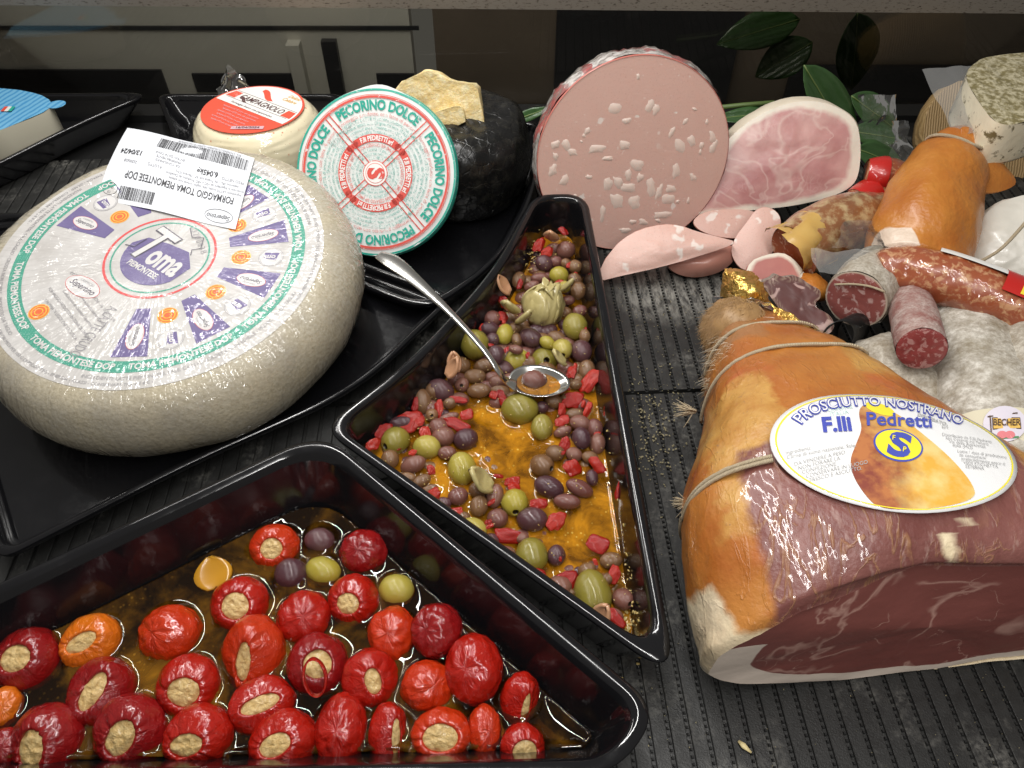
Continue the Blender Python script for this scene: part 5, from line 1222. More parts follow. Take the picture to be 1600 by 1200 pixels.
part_w('handle', V, F, MT['steel'], sp)
bc = P(838, 594, .040); dr = (P(888, 602, .040)-P(786, 590, .040)).normalized(); dv = Vector((0, 0, 1)).cross(dr).normalized()
V = []; nr, ns = 10, 40
for side in (0, 1):
    for i in range(nr+1):
        rho = i/nr
        for j in range(ns):
            a = 2*math.pi*j/ns; ln = .0245*(1+.10*math.cos(a)); wd_ = .0165
            V.append(bc+dr*math.cos(a)*rho*ln+dv*math.sin(a)*rho*wd_+Vector((0, 0, -.0085*(1-rho*rho)-(.0009 if side else 0))))
n1 = (nr+1)*ns
F = rings_faces(nr+1, ns)+[tuple(reversed(q)) for q in rings_faces(nr+1, ns, n1)]+[(nr*ns+j, nr*ns+(j+1) % ns, n1+nr*ns+(j+1) % ns, n1+nr*ns+j) for j in range(ns)]
part_w('bowl', V, F, MT['steel'], sp)
V, F = disc_at(0, 0, .0195, .0125, 0, 0, 32); V = [bc+dr*x+dv*y+Vector((0, 0, -.0040)) for x, y, z in V]; part_w('oil_film', V, F, MT['oil_o'], sp)
put_olive('p', P(835, 594, .0365), .020, .0165, None, 0, 'mauve olive lying in the bowl of the spoon', GRP['p'])
def sgn_c(c, p): return math.copysign(abs(c)**p, c)
# ------------------------------------------------------------------ mortadella
mn = Vector((.07, -.955, .27)).normalized(); RM = .0905
mcn = P(990, 252, .0905)+Vector((0, .004, 0))
mo = thing('mortadella', 'large cut mortadella standing with its pink fat-flecked face forward', 'mortadella', mcn, frame_q(mn, RGT))
def mf(v):
    a = math.atan2(v.y, v.x); k = 1+.012*math.sin(2*a+.6)+.008*fn(Vector((math.cos(a)*1.5, math.sin(a)*1.5, 0)))
    return Vector((v.x*k, v.y*k*1.02, v.z))
V, F = lathe([(RM*x, .0004*fn(Vector((x*9, 0, 0)))) for x in (1.0, .97, .9, .75, .6, .45, .3, .15)]+[(0, 0)], 96, mf); mk('cut_face', V, F, MT['morta'], mo)
V, F = lathe([(RM*1.004, -.0026), (RM*1.004, .0004), (RM*.9975, .0008)], 96, mf); mk('casing_edge', V, F, MT['mrim'], mo)
def mcf(v):
    v = mf(v); a = math.atan2(v.y, v.x); d = .0022*fbm(v, 45)+.0018*abs(math.sin(a*34+5*fn(v*30)))*(-v.z/.03 if v.z > -.03 else 1); r = math.hypot(v.x, v.y); return v+Vector((v.x, v.y, 0))/max(r, 1e-6)*d
V, F = lathe([(0, -.062), (RM*.35, -.060), (RM*.62, -.054), (RM*.82, -.044), (RM*.95, -.036), (RM*1.02, -.024), (RM*1.03, -.012), (RM*1.006, -.0018)], 144, mcf); mk('casing', V, F, MT['mcase'], mo)
FL = [(437,292,60,55),(575,280,35,60),(600,295,35,50),(480,345,40,30),(525,160,18,30),(665,395,28,50),(700,450,45,65),(750,430,35,55),(835,410,30,55),(838,452,30,48),(790,445,20,30),(785,472,15,25),(722,348,25,30),(812,348,15,30),(182,445,38,40),(225,440,40,48),(180,490,25,35),(253,475,45,40),(355,460,80,38),(315,385,25,30),(470,445,50,40),(172,550,38,55),(218,590,35,50),(400,605,40,55),(440,598,42,52),(485,570,30,50),(522,528,55,55),(490,620,75,35),(532,580,30,40),(580,620,50,80),(615,640,30,70),(683,550,32,70),(660,625,50,35),(650,668,65,50),(512,685,55,55),(435,675,65,70),(378,725,28,75),(255,660,40,25),(505,765,35,25),(545,765,40,30),(630,735,80,35),(470,800,50,25),(755,578,28,35),(320,577,30,18),(735,675,15,30),(400,500,50,20),(760,295,20,15),(690,680,20,15),(300,405,16,20),(290,430,14,14),(610,760,24,16)]
rm = random.Random(21); MI = mo.matrix_basis.inverted() if False else (Matrix.Translation(mcn) @ mo.rotation_quaternion.to_matrix().to_4x4()).inverted()
for x, y, w, h in FL:
    px, py = 800+x/2.667, 60+y/2.667; w /= 5.334; h /= 5.334; n = 14; sl_ = rm.uniform(-.35, .35); sd = rm.random()*50
    ring_ = []
    for i in range(n):
        a = 2*math.pi*i/n; k = 1+.55*fn(Vector((math.cos(a)*1.3+sd, math.sin(a)*1.3, sd)))+.25*fn(Vector((math.cos(a)*3+sd, math.sin(a)*3, sd))); ex = .6+.5*rm.random()
        dx, dy = sgn_c(math.cos(a), ex)*w*k, sgn_c(math.sin(a), ex)*h*k; ring_.append(MI @ PPL(px+dx+dy*sl_, py+dy, mcn, mn))
    c = sum(ring_, Vector())/n; V = [c+Vector((0, 0, .0004-c.z))]+[c+(q-c)*.8+Vector((0, 0, .0003-c.z)) for q in ring_]+[Vector((q.x, q.y, -.0004)) for q in ring_]
    if max(math.hypot(q.x, q.y) for q in ring_) < RM*.985: mk('fat_fleck', V, [(0, 1+i, 1+(i+1) % n) for i in range(n)]+[tuple(reversed(q)) for q in rings_faces(2, n, 1)], MT['mfat'], mo)
# offcuts of mortadella on the mat
c0 = P(1050, 400, .030)
slab('mortadella_offcut', [(934, 440), (938, 420), (950, 398), (972, 374), (1000, 358), (1036, 350), (1062, 352), (1090, 362), (1122, 370), (1152, 378), (1130, 388), (1080, 404), (1030, 418), (975, 430)], c0, (-.12, -.62, .78), .006, MT['morta2'], MT['mend'], 'thin pointed mortadella slice lying in front of the big mortadella', 'mortadella', rnd=1, rings=8, bulge=.004, amp=.0016)
slab('mortadella_offcut', [(1040, 412), (1070, 404), (1110, 392), (1148, 381), (1152, 396), (1142, 414), (1120, 428), (1085, 435), (1055, 428)], P(1098, 410, .018), (-.05, -.75, .62), .032, MT['mend'], MT['mend'], 'rounded mortadella end tucked under the pointed slice', 'mortadella', rnd=2, bulge=.010)
slab('mortadella_offcut', [(1080, 346), (1100, 330), (1140, 326), (1185, 330), (1195, 352), (1170, 372), (1130, 372), (1095, 362)], P(1130, 350, .034), (.0, -.55, .8), .006, MT['morta2'], MT['mend'], 'flat mortadella slice behind the pointed one, under the cooked ham', 'mortadella', rnd=2, bulge=.002)
slab('mortadella_offcut', [(1140, 395), (1150, 368), (1165, 350), (1182, 325), (1204, 323), (1222, 340), (1216, 372), (1205, 400), (1185, 415), (1160, 425)], P(1180, 375, .040), (-.15, -.6, .75), .007, MT['morta2'], MT['mend'], 'mortadella slice with large white fat standing beside the amber-wrapped salami', 'mortadella', rnd=2, bulge=.003)
# ------------------------------------------------------------------ cooked ham
slab('cooked_ham', [(1060, 340), (1105, 268), (1128, 228), (1160, 196), (1200, 172), (1240, 159), (1275, 157), (1312, 168), (1338, 188), (1345, 220), (1344, 262), (1335, 290), (1300, 308), (1240, 322), (1180, 328), (1120, 334)], P(1230, 245, .085), (-.10, -.84, .53), .060, MT['hamcut'], MT['hamrind'], 'pink cooked ham half with a white fat edge beside the mortadella', 'ham', rnd=2, rings=14, bulge=.004, ext=(.1, .95, -.30), prof=[(0, 1), (.05, 1.01), (.35, 1.0), (.7, .9), (.9, .74), (1, .5)], amp=.001)
# ------------------------------------------------------------------ speck slice and coppa
slab('speck_piece', [(1163, 432), (1172, 408), (1196, 398), (1222, 394), (1240, 404), (1256, 424), (1262, 440), (1230, 448), (1190, 446)], P(1210, 420, .052), (-.1, -.6, .78), .018, MT['speck'], MT['speck'], 'small pink ham offcut with white fat beside the gold foil', 'ham', rnd=1, rings=8)
slab('coppa', [(1188, 440), (1204, 436), (1212, 428), (1224, 434), (1238, 430), (1252, 434), (1266, 446), (1280, 452), (1284, 464), (1272, 474), (1280, 484), (1294, 490), (1304, 504), (1300, 520), (1280, 528), (1262, 520), (1240, 506), (1220, 486), (1204, 464)], P(1245, 475, .078), (-.05, -.55, .83), .05, MT['coppa'], MT['coppas'], 'dark marbled coppa with a folded edge beside the gold foil', 'cured meat', rnd=2, rings=12, amp=.0010, ext=(.25, .75, -.6))
# ------------------------------------------------------------------ amber-wrapped spicy salami and film tail
pth = [P(1240, 395, .060), P(1275, 372, .064), P(1325, 350, .066), P(1380, 338, .066)]
pts = [Vector(p) for p in interp([tuple(p) for p in pth], 24)]; rad = [q[0] for q in interp([(.0255,), (.029,), (.029,), (.022,)], 24)]
V, F = tube(pts, rad, 32, True, lambda v, i, a: v+Vector((0, 0, .002*fbm(v, 50)))); ss = thing('spicy_salami', 'brown spicy salami half wrapped in amber film behind the cut salami', 'salami', pts[0]-Vector((0, 0, .03)))
part_w('casing', V, F[:-2], MT['spicy'], ss)
ax = (pts[0]-pts[1]).normalized(); s_ = ax.cross(Vector((0, 0, 1))).normalized(); u_ = s_.cross(ax)
V = [pts[0]+ax*.002]+[pts[0]+(s_*math.cos(2*math.pi*j/32)+u_*math.sin(2*math.pi*j/32))*rad[0]*.99*k for k in (.5, 1) for j in range(32)]
part_w('cut_face', V, [(0, 1+j, 1+(j+1) % 32) for j in range(32)]+rings_faces(2, 32, 1), MT['sal3'], ss, attrs={'edge': [0]+[.5]*32+[1]*32})
V = []; 
for i in range(12):
    t = i/11; p = pts[0]+ax*(.006-.030*t)
    for j in range(18):
        a = math.pi*(.10+.95*j/17); r = rad[0]*(1.06+.10*math.sin(3*a+4*t))+.0035*fn(Vector((j*.5, t*6, 3))); V.append(p+(s_*math.cos(a)+u_*math.sin(a))*r-RGT*.010*(1-t)*(1 if j > 6 else .2))
part_w('amber_wrap', V, rings_faces(12, 18, closed=False), MT['amber'], ss)
# long wrapped sausage
pth = [P(1375, 425, .088), P(1400, 420, .092), P(1450, 428, .096), P(1530, 456, .096), P(1640, 502, .092)]
pts = [Vector(p) for p in interp([tuple(p) for p in pth], 40)]; rad = [q[0] for q in interp([(.0165,), (.0185,), (.020,), (.0205,), (.0205,)], 40)]
V, F = tube(pts, rad, 36, True, lambda v, i, a: v+(v-pts[i]).normalized()*(.0016*fbm(v, 75)+.0008*fbm(v, 200)))
lsg = thing('wrapped_sausage', 'long red sausage in clear film with a red and white label at its end', 'sausage', pts[20]-Vector((0, 0, .03)))
part_w('sausage', V, F, MT['wsau'], lsg)
def tube_band(i0, i1, a0, a1, k, m, nm, n=14):
    V = []; rows = i1-i0+1
    for i in range(i0, i1+1):
        t = (pts[min(i+1, len(pts)-1)]-pts[i-1]).normalized(); s2 = t.cross(Vector((0, 0, 1))).normalized(); u2 = s2.cross(t)
        for j in range(n): a = a0+(a1-a0)*j/(n-1); V.append(pts[i]+(s2*math.cos(a)+u2*math.sin(a))*rad[i]*k)
    return part_w(nm, V, rings_faces(rows, n, closed=False), m, lsg)
tube_band(20, 36, math.radians(95), math.radians(165), 1.10, MT['whitep'], 'white_label'); tube_band(31, 37, math.radians(55), math.radians(160), 1.12, MT['redwrap'], 'red_label'); tube_band(33, 34, math.radians(60), math.radians(120), 1.135, MT['yprint'], 'yellow_stripe')
# flattened film tail of the sausage
a_, b_, c_, d_ = P(1268, 392, .092), P(1392, 388, .098), P(1398, 412, .096), P(1278, 428, .088)
sheet('film_tail', (a_, b_, c_, d_), MT['filmthick'], lsg, 26, 12, .0035, 45)
a_, b_, c_, d_ = P(1320, 345, .088), P(1400, 350, .092), P(1425, 395, .095), P(1300, 385, .094)
sheet('film_tail', (a_, b_, c_, d_), MT['film'], lsg, 26, 16, .005, 40)
# ------------------------------------------------------------------ cut salami, small salami, mouldy salamis
def salami(name, label, ends, rads, cmat, fmat, amp=.0015, sc=60, n=30, seg=36, round_end=True, grp=None, gather=0):
    pts = [Vector(p) for p in interp([tuple(P(*e)) for e in ends], n)]; rad = [q[0] for q in interp([(r,) for r in rads], n)]
    th = thing(name, label, 'salami', (pts[n//2].x, pts[n//2].y, max(0, pts[n//2].z-.03)), group=grp)
    def f(v, i, a):
        d = (v-pts[i]); l = d.length
        return v+d.normalized()*(amp*fbm(v, sc)+amp*.5*fbm(v, sc*3)-gather*.002*abs(math.sin(a*7))*max(0, 1-i/6)) if l > 1e-6 else v
    V, F = tube(pts, rad, seg, True, f); part_w('casing', V, F if not fmat else F[:-2]+[F[-1]], cmat, th)
    if fmat:
        ax = (pts[0]-pts[1]).normalized(); s_ = ax.cross(Vector((0, 0, 1))).normalized(); u_ = s_.cross(ax); R_ = rad[0]*.985
        V = [pts[0]+ax*.0012]; E = [0]
        for k in range(1, 9):
            for j in range(seg):
                a = 2*math.pi*j/seg; q = pts[0]+(s_*math.cos(a)+u_*math.sin(a))*R_*k/8; V.append(q+ax*(.0012*(1-(k/8)**6)+.0005*fbm(q, 200))); E.append(k/8)
        part_w('cut_face', V, [(0, 1+j, 1+(j+1) % seg) for j in range(seg)]+rings_faces(8, seg, 1), fmat, th, attrs={'edge': E})
    return th, pts, rad
sl1, p1, r1 = salami('cut_salami', 'thick mouldy salami with a coarse pink cut face and string', [(1337, 468, .078), (1352, 452, .076), (1372, 430, .070)], [.0250, .0262, .026], MT['mould2'], MT['sal1'], n=16)
ax = (p1[0]-p1[1]).normalized(); s_ = ax.cross(Vector((0, 0, 1))).normalized(); u_ = s_.cross(ax)
pp_ = [p1[0]+ax*.003+s_*x*.025+u_*y*.025 for x, y in ((.75, .25), (.3, .52), (-.2, .72), (-.7, .78))]
# string over the cut
V, F = tube([Vector(q) for q in interp([tuple(q) for q in pp_], 14)], [.0009]*14, 8); part_w('string', V, F, MT['string'], sl1)
salami('small_salami', 'thin salami cut across, lying on the big mouldy ones', [(1440, 545, .098), (1434, 520, .092), (1424, 480, .082), (1414, 460, .074)], [.0170, .0175, .0165, .012], MT['mould3'], MT['sal2'], amp=.0008, sc=80, n=20)
salami('mouldy_salami', 'grey mouldy salami with gathered end behind the ham', [(1325, 556, .046), (1350, 568, .046), (1395, 592, .044), (1432, 640, .040), (1460, 700, .035)], [.012, .027, .033, .032, .026], MT['mould2'], None, amp=.003, sc=40, grp='whole mouldy salamis', gather=1)
lg, pl_, rl_ = salami('mouldy_salami', 'large whitish mouldy salami with a cream printed paper band', [(1478, 470, .050), (1492, 505, .054), (1512, 560, .056), (1540, 640, .058), (1568, 760, .058), (1590, 850, .056)], [.018, .033, .039, .041, .040, .036], MT['mould'], None, amp=.0022, sc=45, n=44, grp='whole mouldy salamis')
salami('mouldy_salami', 'mouldy salami cut by the right edge of the picture', [(1628, 470, .070), (1616, 540, .072), (1612, 600, .070), (1640, 700, .065)], [.016, .031, .034, .032], MT['mould2'], None, amp=.002, sc=50, grp='whole mouldy salamis')
salami('mouldy_salami', 'grey salami end with a metal clip behind the long wrapped sausage', [(1545, 470, .060), (1570, 505, .060), (1600, 540, .055)], [.018, .028, .03], MT['mould2'], None, amp=.002, sc=50, grp='whole mouldy salamis')
# paper band with print on the large salami
def lgp(px, py, k=1.03):
    """a point on the large salami's skin seen at this place"""
    d = ray(px, py).normalized(); best = None
    for i in range(1, len(pl_)):
        a, b2 = pl_[i-1], pl_[i]; axd = (b2-a).normalized(); w = CAM-a; dd = d-axd*d.dot(axd); ww = w-axd*w.dot(axd); R_ = rl_[i]*k
        A_ = dd.dot(dd); B_ = 2*dd.dot(ww); C_ = ww.dot(ww)-R_*R_; D_ = B_*B_-4*A_*C_
        if D_ > 0:
            t = (-B_-math.sqrt(D_))/(2*A_); q = CAM+d*t; s = (q-a).dot(axd)
            if -.002 <= s <= (b2-a).length+.002 and (best is None or t < best[0]): best = (t, q)
    return best[1] if best else None
bnd = []
cx0 = lambda u, v: ((1512+(1622-1512)*u)+(1500-1512)*v*0, 650-12*u+(130*v))
N1 = 16; V = []
i0 = 24
for i in range(30, 40):
    t = (pl_[min(i+1, 43)]-pl_[i-1]).normalized(); s2 = t.cross(Vector((0, 0, 1))).normalized(); u2 = s2.cross(t)
    for j in range(24): a = math.radians(-15+210*j/23); V.append(pl_[i]+(s2*math.cos(a)+u2*math.sin(a))*(rl_[i]*1.035+.0008*fn(Vector((i*.7, j*.4, 0)))))
part_w('paper_band', V, rings_faces(10, 24, closed=False), MT['cream'], lg)
def lgmap(px, py, sx=1, ang=0, dz=0):
    c, s = math.cos(ang), math.sin(ang)
    def f(x, y):
        q = lgp(px+x*c+y*s, py+x*s-y*c, 1.055+dz); return (q if q is not None else P(px, py, .1))-lg.location
    return f
def lgdisc(px, py, rx, ry, m, nm, dz, n=24):
    f = lgmap(px, py, dz=dz); V = [f(0, 0)]+[f(rx*math.cos(2*math.pi*i/n), ry*math.sin(2*math.pi*i/n)) for i in range(n)]; mk(nm, V, [(0, 1+i, 1+(i+1) % n) for i in range(n)], m, lg, smooth=False)
def lgquad(pts_, m, nm, dz): mk(nm, [lgmap(x, y, dz=dz)(0, 0) for x, y in pts_], [tuple(range(len(pts_)))], m, lg, smooth=False)
lgdisc(1570, 662, 34, 28, MT['lilac'], 'emblem_disc', 0)
lgquad([(1550, 652), (1594, 652), (1596, 670), (1551, 671)], MT['brownink'], 'name_plate_edge', .006); lgquad([(1551.5, 653.5), (1593, 653.5), (1594.5, 668.5), (1552.5, 669.5)], MT['ochre'], 'name_plate', .010)
text('lettering', 'BECHER', 14, MT['brownink'], lg, lgmap(1573, 660, dz=.016), bold=.02, sx=.85)
lgdisc(1566, 679, 8, 6, MT['pinkink'], 'emblem_ham', .008); lgdisc(1578, 679, 8, 6, MT['pinkink'], 'emblem_ham', .009); lgquad([(1556, 684), (1592, 681), (1592, 684), (1556, 687)], MT['greenink'], 'emblem_stripe', .012)
for q in ([(1546, 649), (1548, 649), (1550, 678), (1548, 678)], [(1543, 650), (1590, 644), (1590, 646), (1543, 652)]): lgquad(q, MT['brownink'], 'emblem_bracket', .008)
text('lettering', 'alame', 20, MT['brownink'], lg, lgmap(1596, 712, dz=.01), sx=.9); text('lettering', 'ostrano', 20, MT['brownink'], lg, lgmap(1600, 733, dz=.01), sx=.9)
# black printed band ring near the foil
V = []; rc = P(1308, 528, .062); n = 32
for i in range(4):
    for j in range(n): a = 2*math.pi*j/n; V.append(rc+RGT*.013*math.cos(a)+Vector((0, .35, .94)).normalized()*.0150*math.sin(a)+Vector((.8, .55, -.15)).normalized()*(.022*i/3))
bd = mk('paper_ring', V, rings_faces(4, n), MT['blackband'], origin=rc); md = bd.modifiers.new('t', 'SOLIDIFY'); md.thickness = .0006
tag(bd, 'black printed paper ring between the gold foil and the mouldy salami', 'paper ring')
text('lettering', 'PAS', .0068, MT['whitep'], bd, lambda x, y: Vector((.0148, .0030, .0075))+Vector((.8, .55, -.15)).normalized()*(.004+x)*1.0+Vector((.12, -.45, .9)).normalized()*y, bold=.01, sx=.6)
# two red-labelled sausages behind
for (x0, y0, z0, x1, y1, z1, lb) in ((1352, 272, .075, 1425, 285, .070, 'small sausage with a red and flag label behind the cooked ham'), (1335, 318, .060, 1400, 300, .060, 'small film-wrapped sausage with a red label under the cooked ham')):
    pts = [Vector(p) for p in interp([tuple(P(x0, y0, z0)), tuple(P((x0+x1)/2, (y0+y1)/2-2, z0)), tuple(P(x1, y1, z1))], 16)]; rad = [.017*min(1, .75+i*.05) for i in range(16)]
    V, F = tube(pts, rad, 24, True, lambda v, i, a: v+Vector((0, 0, .0015*fbm(v, 60)))); sg_ = thing('labelled_sausage', lb, 'sausage', pts[8]-Vector((0, 0, .02)), group='red-labelled sausages'); part_w('sausage', V, F, MT['wsau'], sg_)
    V = []
    for i in range(0, 7):
        t = (pts[i+1]-pts[max(i-1, 0)]).normalized(); s2 = t.cross(Vector((0, 0, 1))).normalized(); u2 = s2.cross(t)
        for j in range(20): a = math.radians(-10+200*j/19); V.append(pts[i]+(s2*math.cos(a)+u2*math.sin(a))*rad[i]*1.09)
    part_w('red_label', V, rings_faces(7, 20, closed=False), MT['redwrap'], sg_)
# orange scraps glimpsed between the salamis
for px, py, z, s_, lb in ((1300, 330, .070, .012, 'small orange scrap of rind on the amber-wrapped salami'), (1270, 450, .055, .016, 'orange scrap of sausage behind the coppa')):
    V, F = lathe([(0, -.6), (.7, -.4), (1, 0), (.7, .4), (0, .6)], 20, lambda v: v*(1+.3*fbm(v, 2))*s_); o = mk('orange_scrap', V, F, MT['hock'], attrs={'fat': [0]*len(V)}); o.location = P(px, py, z); tag(o, lb, 'meat scrap')

# ------------------------------------------------------------------ tied ham hock
pts = [Vector(p) for p in interp([tuple(P(*e)) for e in ((1512, 205, .128), (1500, 222, .128), (1484, 250, .118), (1460, 305, .102), (1440, 365, .085), (1425, 425, .070))], 40)]
rad = [q[0] for q in interp([(.004,), (.016,), (.030,), (.039,), (.043,), (.041,)], 40)]
V, F = tube(pts, rad, 48, True, lambda v, i, a: v+(v-pts[i]).normalized()*(.0035*fbm(v, 26)+.0010*fbm(v, 90)-.0035*math.exp(-((i-12.5)/2.0)**2)))
hk = thing('ham_hock', 'orange smoked ham hock tied with pale string', 'ham', pts[20]-Vector((0, 0, .05)))
fc = P(1370, 390, .10); fc2 = P(1405, 392, .11)
part_w('skin', V, F, MT['hock'], hk, attrs={'fat': [max(0, min(1, .5+(.031+.006*fn(v*60)-min((v-fc).length, (v-fc2).length+.008))/.012)) for v in V]})
for i, dr_ in ((12, .0), (14, .25)):
    p = pts[i]; t = (pts[i+1]-pts[i-1]).normalized(); t = (t+RGT*dr_).normalized(); s2 = t.cross(Vector((0, 0, 1))).normalized(); u2 = s2.cross(t)
    V, F = tube([p+(s2*math.cos(a)+u2*math.sin(a))*(rad[i]+.0012) for a in [2*math.pi*j/40 for j in range(41)]], [.0016]*41, 8, False); part_w('string', V, F, MT['string'], hk)
kn = PY(1506, 258, pts[12].y-.036)
V, F = merge(*[tube([kn, kn+Vector((random.uniform(-.006, .003), random.uniform(-.003, .001), -.008-random.random()*.006)), kn+Vector((random.uniform(-.010, .004), -.002, -.016-random.random()*.008))], [.0010, .0006, .0003], 6) for _ in range(16)]+[tube([kn+Vector((0, 0, -.004)), kn+Vector((0, 0, .004))], [.004, .0035], 12)]); part_w('knot', V, F, MT['string'], hk)
slab('x', [(1500, 200), (1512, 197), (1528, 206), (1545, 228), (1568, 256), (1592, 284), (1575, 296), (1552, 301), (1530, 300), (1516, 280), (1506, 250)], P(1535, 255, .125), (.1, -.62, .78), .012, MT['hock'], MT['hock'], parent=hk, fname='skin_flap', bname='flap_edge', rnd=2, rings=6, bulge=.006)
# ------------------------------------------------------------------ husk-wrapped piece, herb cheese in a vacuum bag, white wrapped cheese
slab('husk_bundle', [(1440, 215), (1452, 160), (1500, 120), (1620, 130), (1660, 260), (1640, 380), (1560, 400), (1500, 350), (1460, 280)], PY(1540, 250, .755), (-.1, -.8, .6), .05, MT['husk'], MT['husk'], 'brown ribbed husk-wrapped bundle behind the ham hock', 'bundle', rnd=2, amp=.002)
hc = prism('herb_cheese', [(1505, 118), (1525, 95), (1560, 84), (1660, 78), (1670, 170), (1605, 192), (1558, 196), (1530, 160)], .165, .125, MT['herbc'], MT['herbs'], 'herb-crusted cheese block in a clear vacuum bag at the upper right', 'cheese', rnd=2, amp=.002)
a_, b_, c_, d_ = P(1440, 108, .155), P(1540, 100, .165), P(1570, 205, .150), P(1492, 212, .140)
sheet('bag', (a_, b_, c_, d_), MT['filmthick'], hc, 22, 16, .003, 35)
a_, b_, c_, d_ = P(1530, 190, .146), P(1640, 180, .146), P(1660, 235, .135), P(1550, 246, .132)
sheet('bag', (a_, b_, c_, d_), MT['filmthick'], hc, 26, 12, .005, 40)
wc = slab('wrapped_cheese', [(1502, 440), (1506, 400), (1520, 360), (1550, 322), (1600, 302), (1680, 300), (1720, 380), (1700, 480), (1620, 480), (1560, 466), (1520, 456)], P(1600, 390, .080), (-.15, -.62, .77), .06, MT['wpaper'], MT['wpaper'], 'white cheese in creased waxed paper with string at the right edge', 'cheese', rnd=2, rings=14, bulge=.018, amp=.003, nsc=30)
V, F = tube([Vector(q) for q in interp([tuple(PPL(x, y, P(1600, 390, .100), Vector((-.15, -.62, .77)))) for x, y in ((1525, 412), (1560, 392), (1590, 362), (1625, 320))], 16)], [.0014]*16, 8); part_w('string', V, F, MT['string'], wc)
# ------------------------------------------------------------------ bay leaves
def leaf(x0, y0, x1, y1, wpx, yy, label, dy=.0, grp='bay leaves at the back'):
    a = PY(x0, y0, yy); c = PY(x1, y1, yy+dy); ax = c-a; L_ = ax.length; t = ax.normalized(); w_ = .5*wpx/ppm(x0, y0, a.z); s2 = t.cross(TOC).normalized(); n_ = s2.cross(t)
    th = thing('bay_leaf', label, 'leaf', (a.x, a.y, a.z), group=grp); V = []; F = []; nv, nu = 14, 8
    for i in range(nv+1):
        v = i/nv; ww = w_*(math.sin(math.pi*v**.85)**.8 if 0 < v < 1 else .02)
        for j in range(nu+1):
            u = j/nu*2-1; V.append(a+t*L_*v+s2*u*ww+n_*(abs(u)*ww*.22+.012*math.sin(v*2.6)*L_*4*.2+.0012*fn(Vector((u*3, v*6, x0)))))
    for i in range(nv):
        for j in range(nu): k = i*(nu+1)+j; F.append((k, k+1, k+nu+2, k+nu+1))
    o = part_w('blade', V, F, MT['leaf'], th); md = o.modifiers.new('t', 'SOLIDIFY'); md.thickness = .0005
    mid = [V[i*(nu+1)+nu//2]+n_*.0003 for i in range(nv+1)]; V2, F2 = tube(mid, [.0009*(1-.6*i/nv) for i in range(nv+1)], 6); part_w('midrib', V2, F2, MT['rib'], th)
leaf(1256, 102, 1338, 246, 74, .80, 'broad bay leaf standing upright behind the cooked ham')
leaf(1330, 150, 1402, 205, 52, .815, 'bay leaf spread sideways right of the upright one')
leaf(1330, 205, 1408, 218, 40, .79, 'bay leaf lying level beside the clear bag scrap')
leaf(1338, 232, 1412, 262, 46, .76, 'lowest bay leaf, just above the red sausage label')
leaf(1220, 176, 1112, 186, 26, .80, 'narrow bay leaf on the sprig behind the mortadella')
leaf(1190, 205, 1105, 232, 40, .80, 'bay leaf half hidden between mortadella and cooked ham')
leaf(800, 190, 860, 168, 18, .80, 'small leaf tip left of the mortadella')
leaf(1270, 66, 1180, 120, 60, .915, 'dim bay leaf behind the smoked glass at the top'); leaf(1340, 20, 1330, 140, 76, .925, 'large dark upright bay leaf behind the smoked glass'); leaf(1250, 30, 1120, 70, 60, .935, 'dark bay leaf high behind the smoked glass, nearest the mortadella')  # leaves added behind the glass to imitate reflected ones
V, F = tube([PY(1090, 172, .81), PY(1160, 164, .81), PY(1210, 160, .80)], [.0030, .0026, .0024], 10); tag(mk('bay_sprig', V, F, MT['stem'], origin=PY(1150, 165, .81)), 'green cut sprig stem behind the mortadella', 'stem')
a_, b_, c_, d_ = PY(1340, 150, .78), PY(1400, 145, .79), PY(1400, 232, .76), PY(1352, 215, .77)
o = sheet('film_scrap', (a_, b_, c_, d_), MT['film'], None, 18, 18, .006, 40); o.location = a_; tag(o, 'crumpled clear film scrap over the bay leaves', 'film')
a_, b_, c_, d_ = PY(1395, 190, .74), PY(1420, 185, .75), PY(1430, 262, .71), PY(1400, 265, .71)
o = sheet('film_scrap', (a_, b_, c_, d_), MT['film'], None, 12, 18, .006, 50); tag(o, 'narrow clear film fold left of the ham hock', 'film')

# ------------------------------------------------------------------ raw ham in front
SEC = [(.462, .186, .012, .045, .070), (.444, .188, .022, .036, .082), (.422, .190, .032, .024, .093), (.395, .197, .046, .012, .108), (.36, .205, .062, .004, .121), (.32, .208, .077, .001, .134), (.28, .214, .099, .0, .145), (.24, .229, .121, .0, .148), (.205, .246, .140, .0, .141), (.18, .252, .144, .0, .130), (.1715, .2515, .1435, .0, .1245), (.167, .251, .1385, .003, .1175)]
NS, NA = 90, 120; HS = interp(SEC, NS); EX = 2.9
def sgp(c, p): return math.copysign(abs(c)**p, c)
def ham_pt(s, a, off=0.0):
    x = s*(NS-1); i = min(int(x), NS-2); f = x-i; y, cx, hw, zb, zt = [p*(1-f)+q*f for p, q in zip(HS[i], HS[i+1])]
    zc, hz = (zb+zt)/2, (zt-zb)/2
    ex = EX if math.sin(a) > 0 else 2.15
    v = Vector((cx+(hw+off)*sgp(math.cos(a), 2/ex), y, zc+(hz+off)*sgp(math.sin(a), 2/ex)))
    k = max(0, (s-.64)/.36); k = k*k*(3-2*k); zf = max(0, min(1, v.z/.12))
    top = .163+.038*min(1, max(0, (v.x-.112)/.11)); bot = .170+.022*min(1, max(0, (v.x-.14)/.17))
    v.y += k*((bot+(top-bot)*zf)-.167)
    return v
def ham_noise(v, s):
    k = 1-.75*max(0, 1-math.hypot((v.x-.235)/.10, (v.y-.265)/.05)) if v.z > .1 else 1
    return (.0030*fbm(v, 16)+.0012*fbm(v, 60))*k
V = []; At = dict(meat=[], fat=[], yel=[], fur=[])
ctrs = [(h[1], (h[3]+h[4])/2) for h in HS]
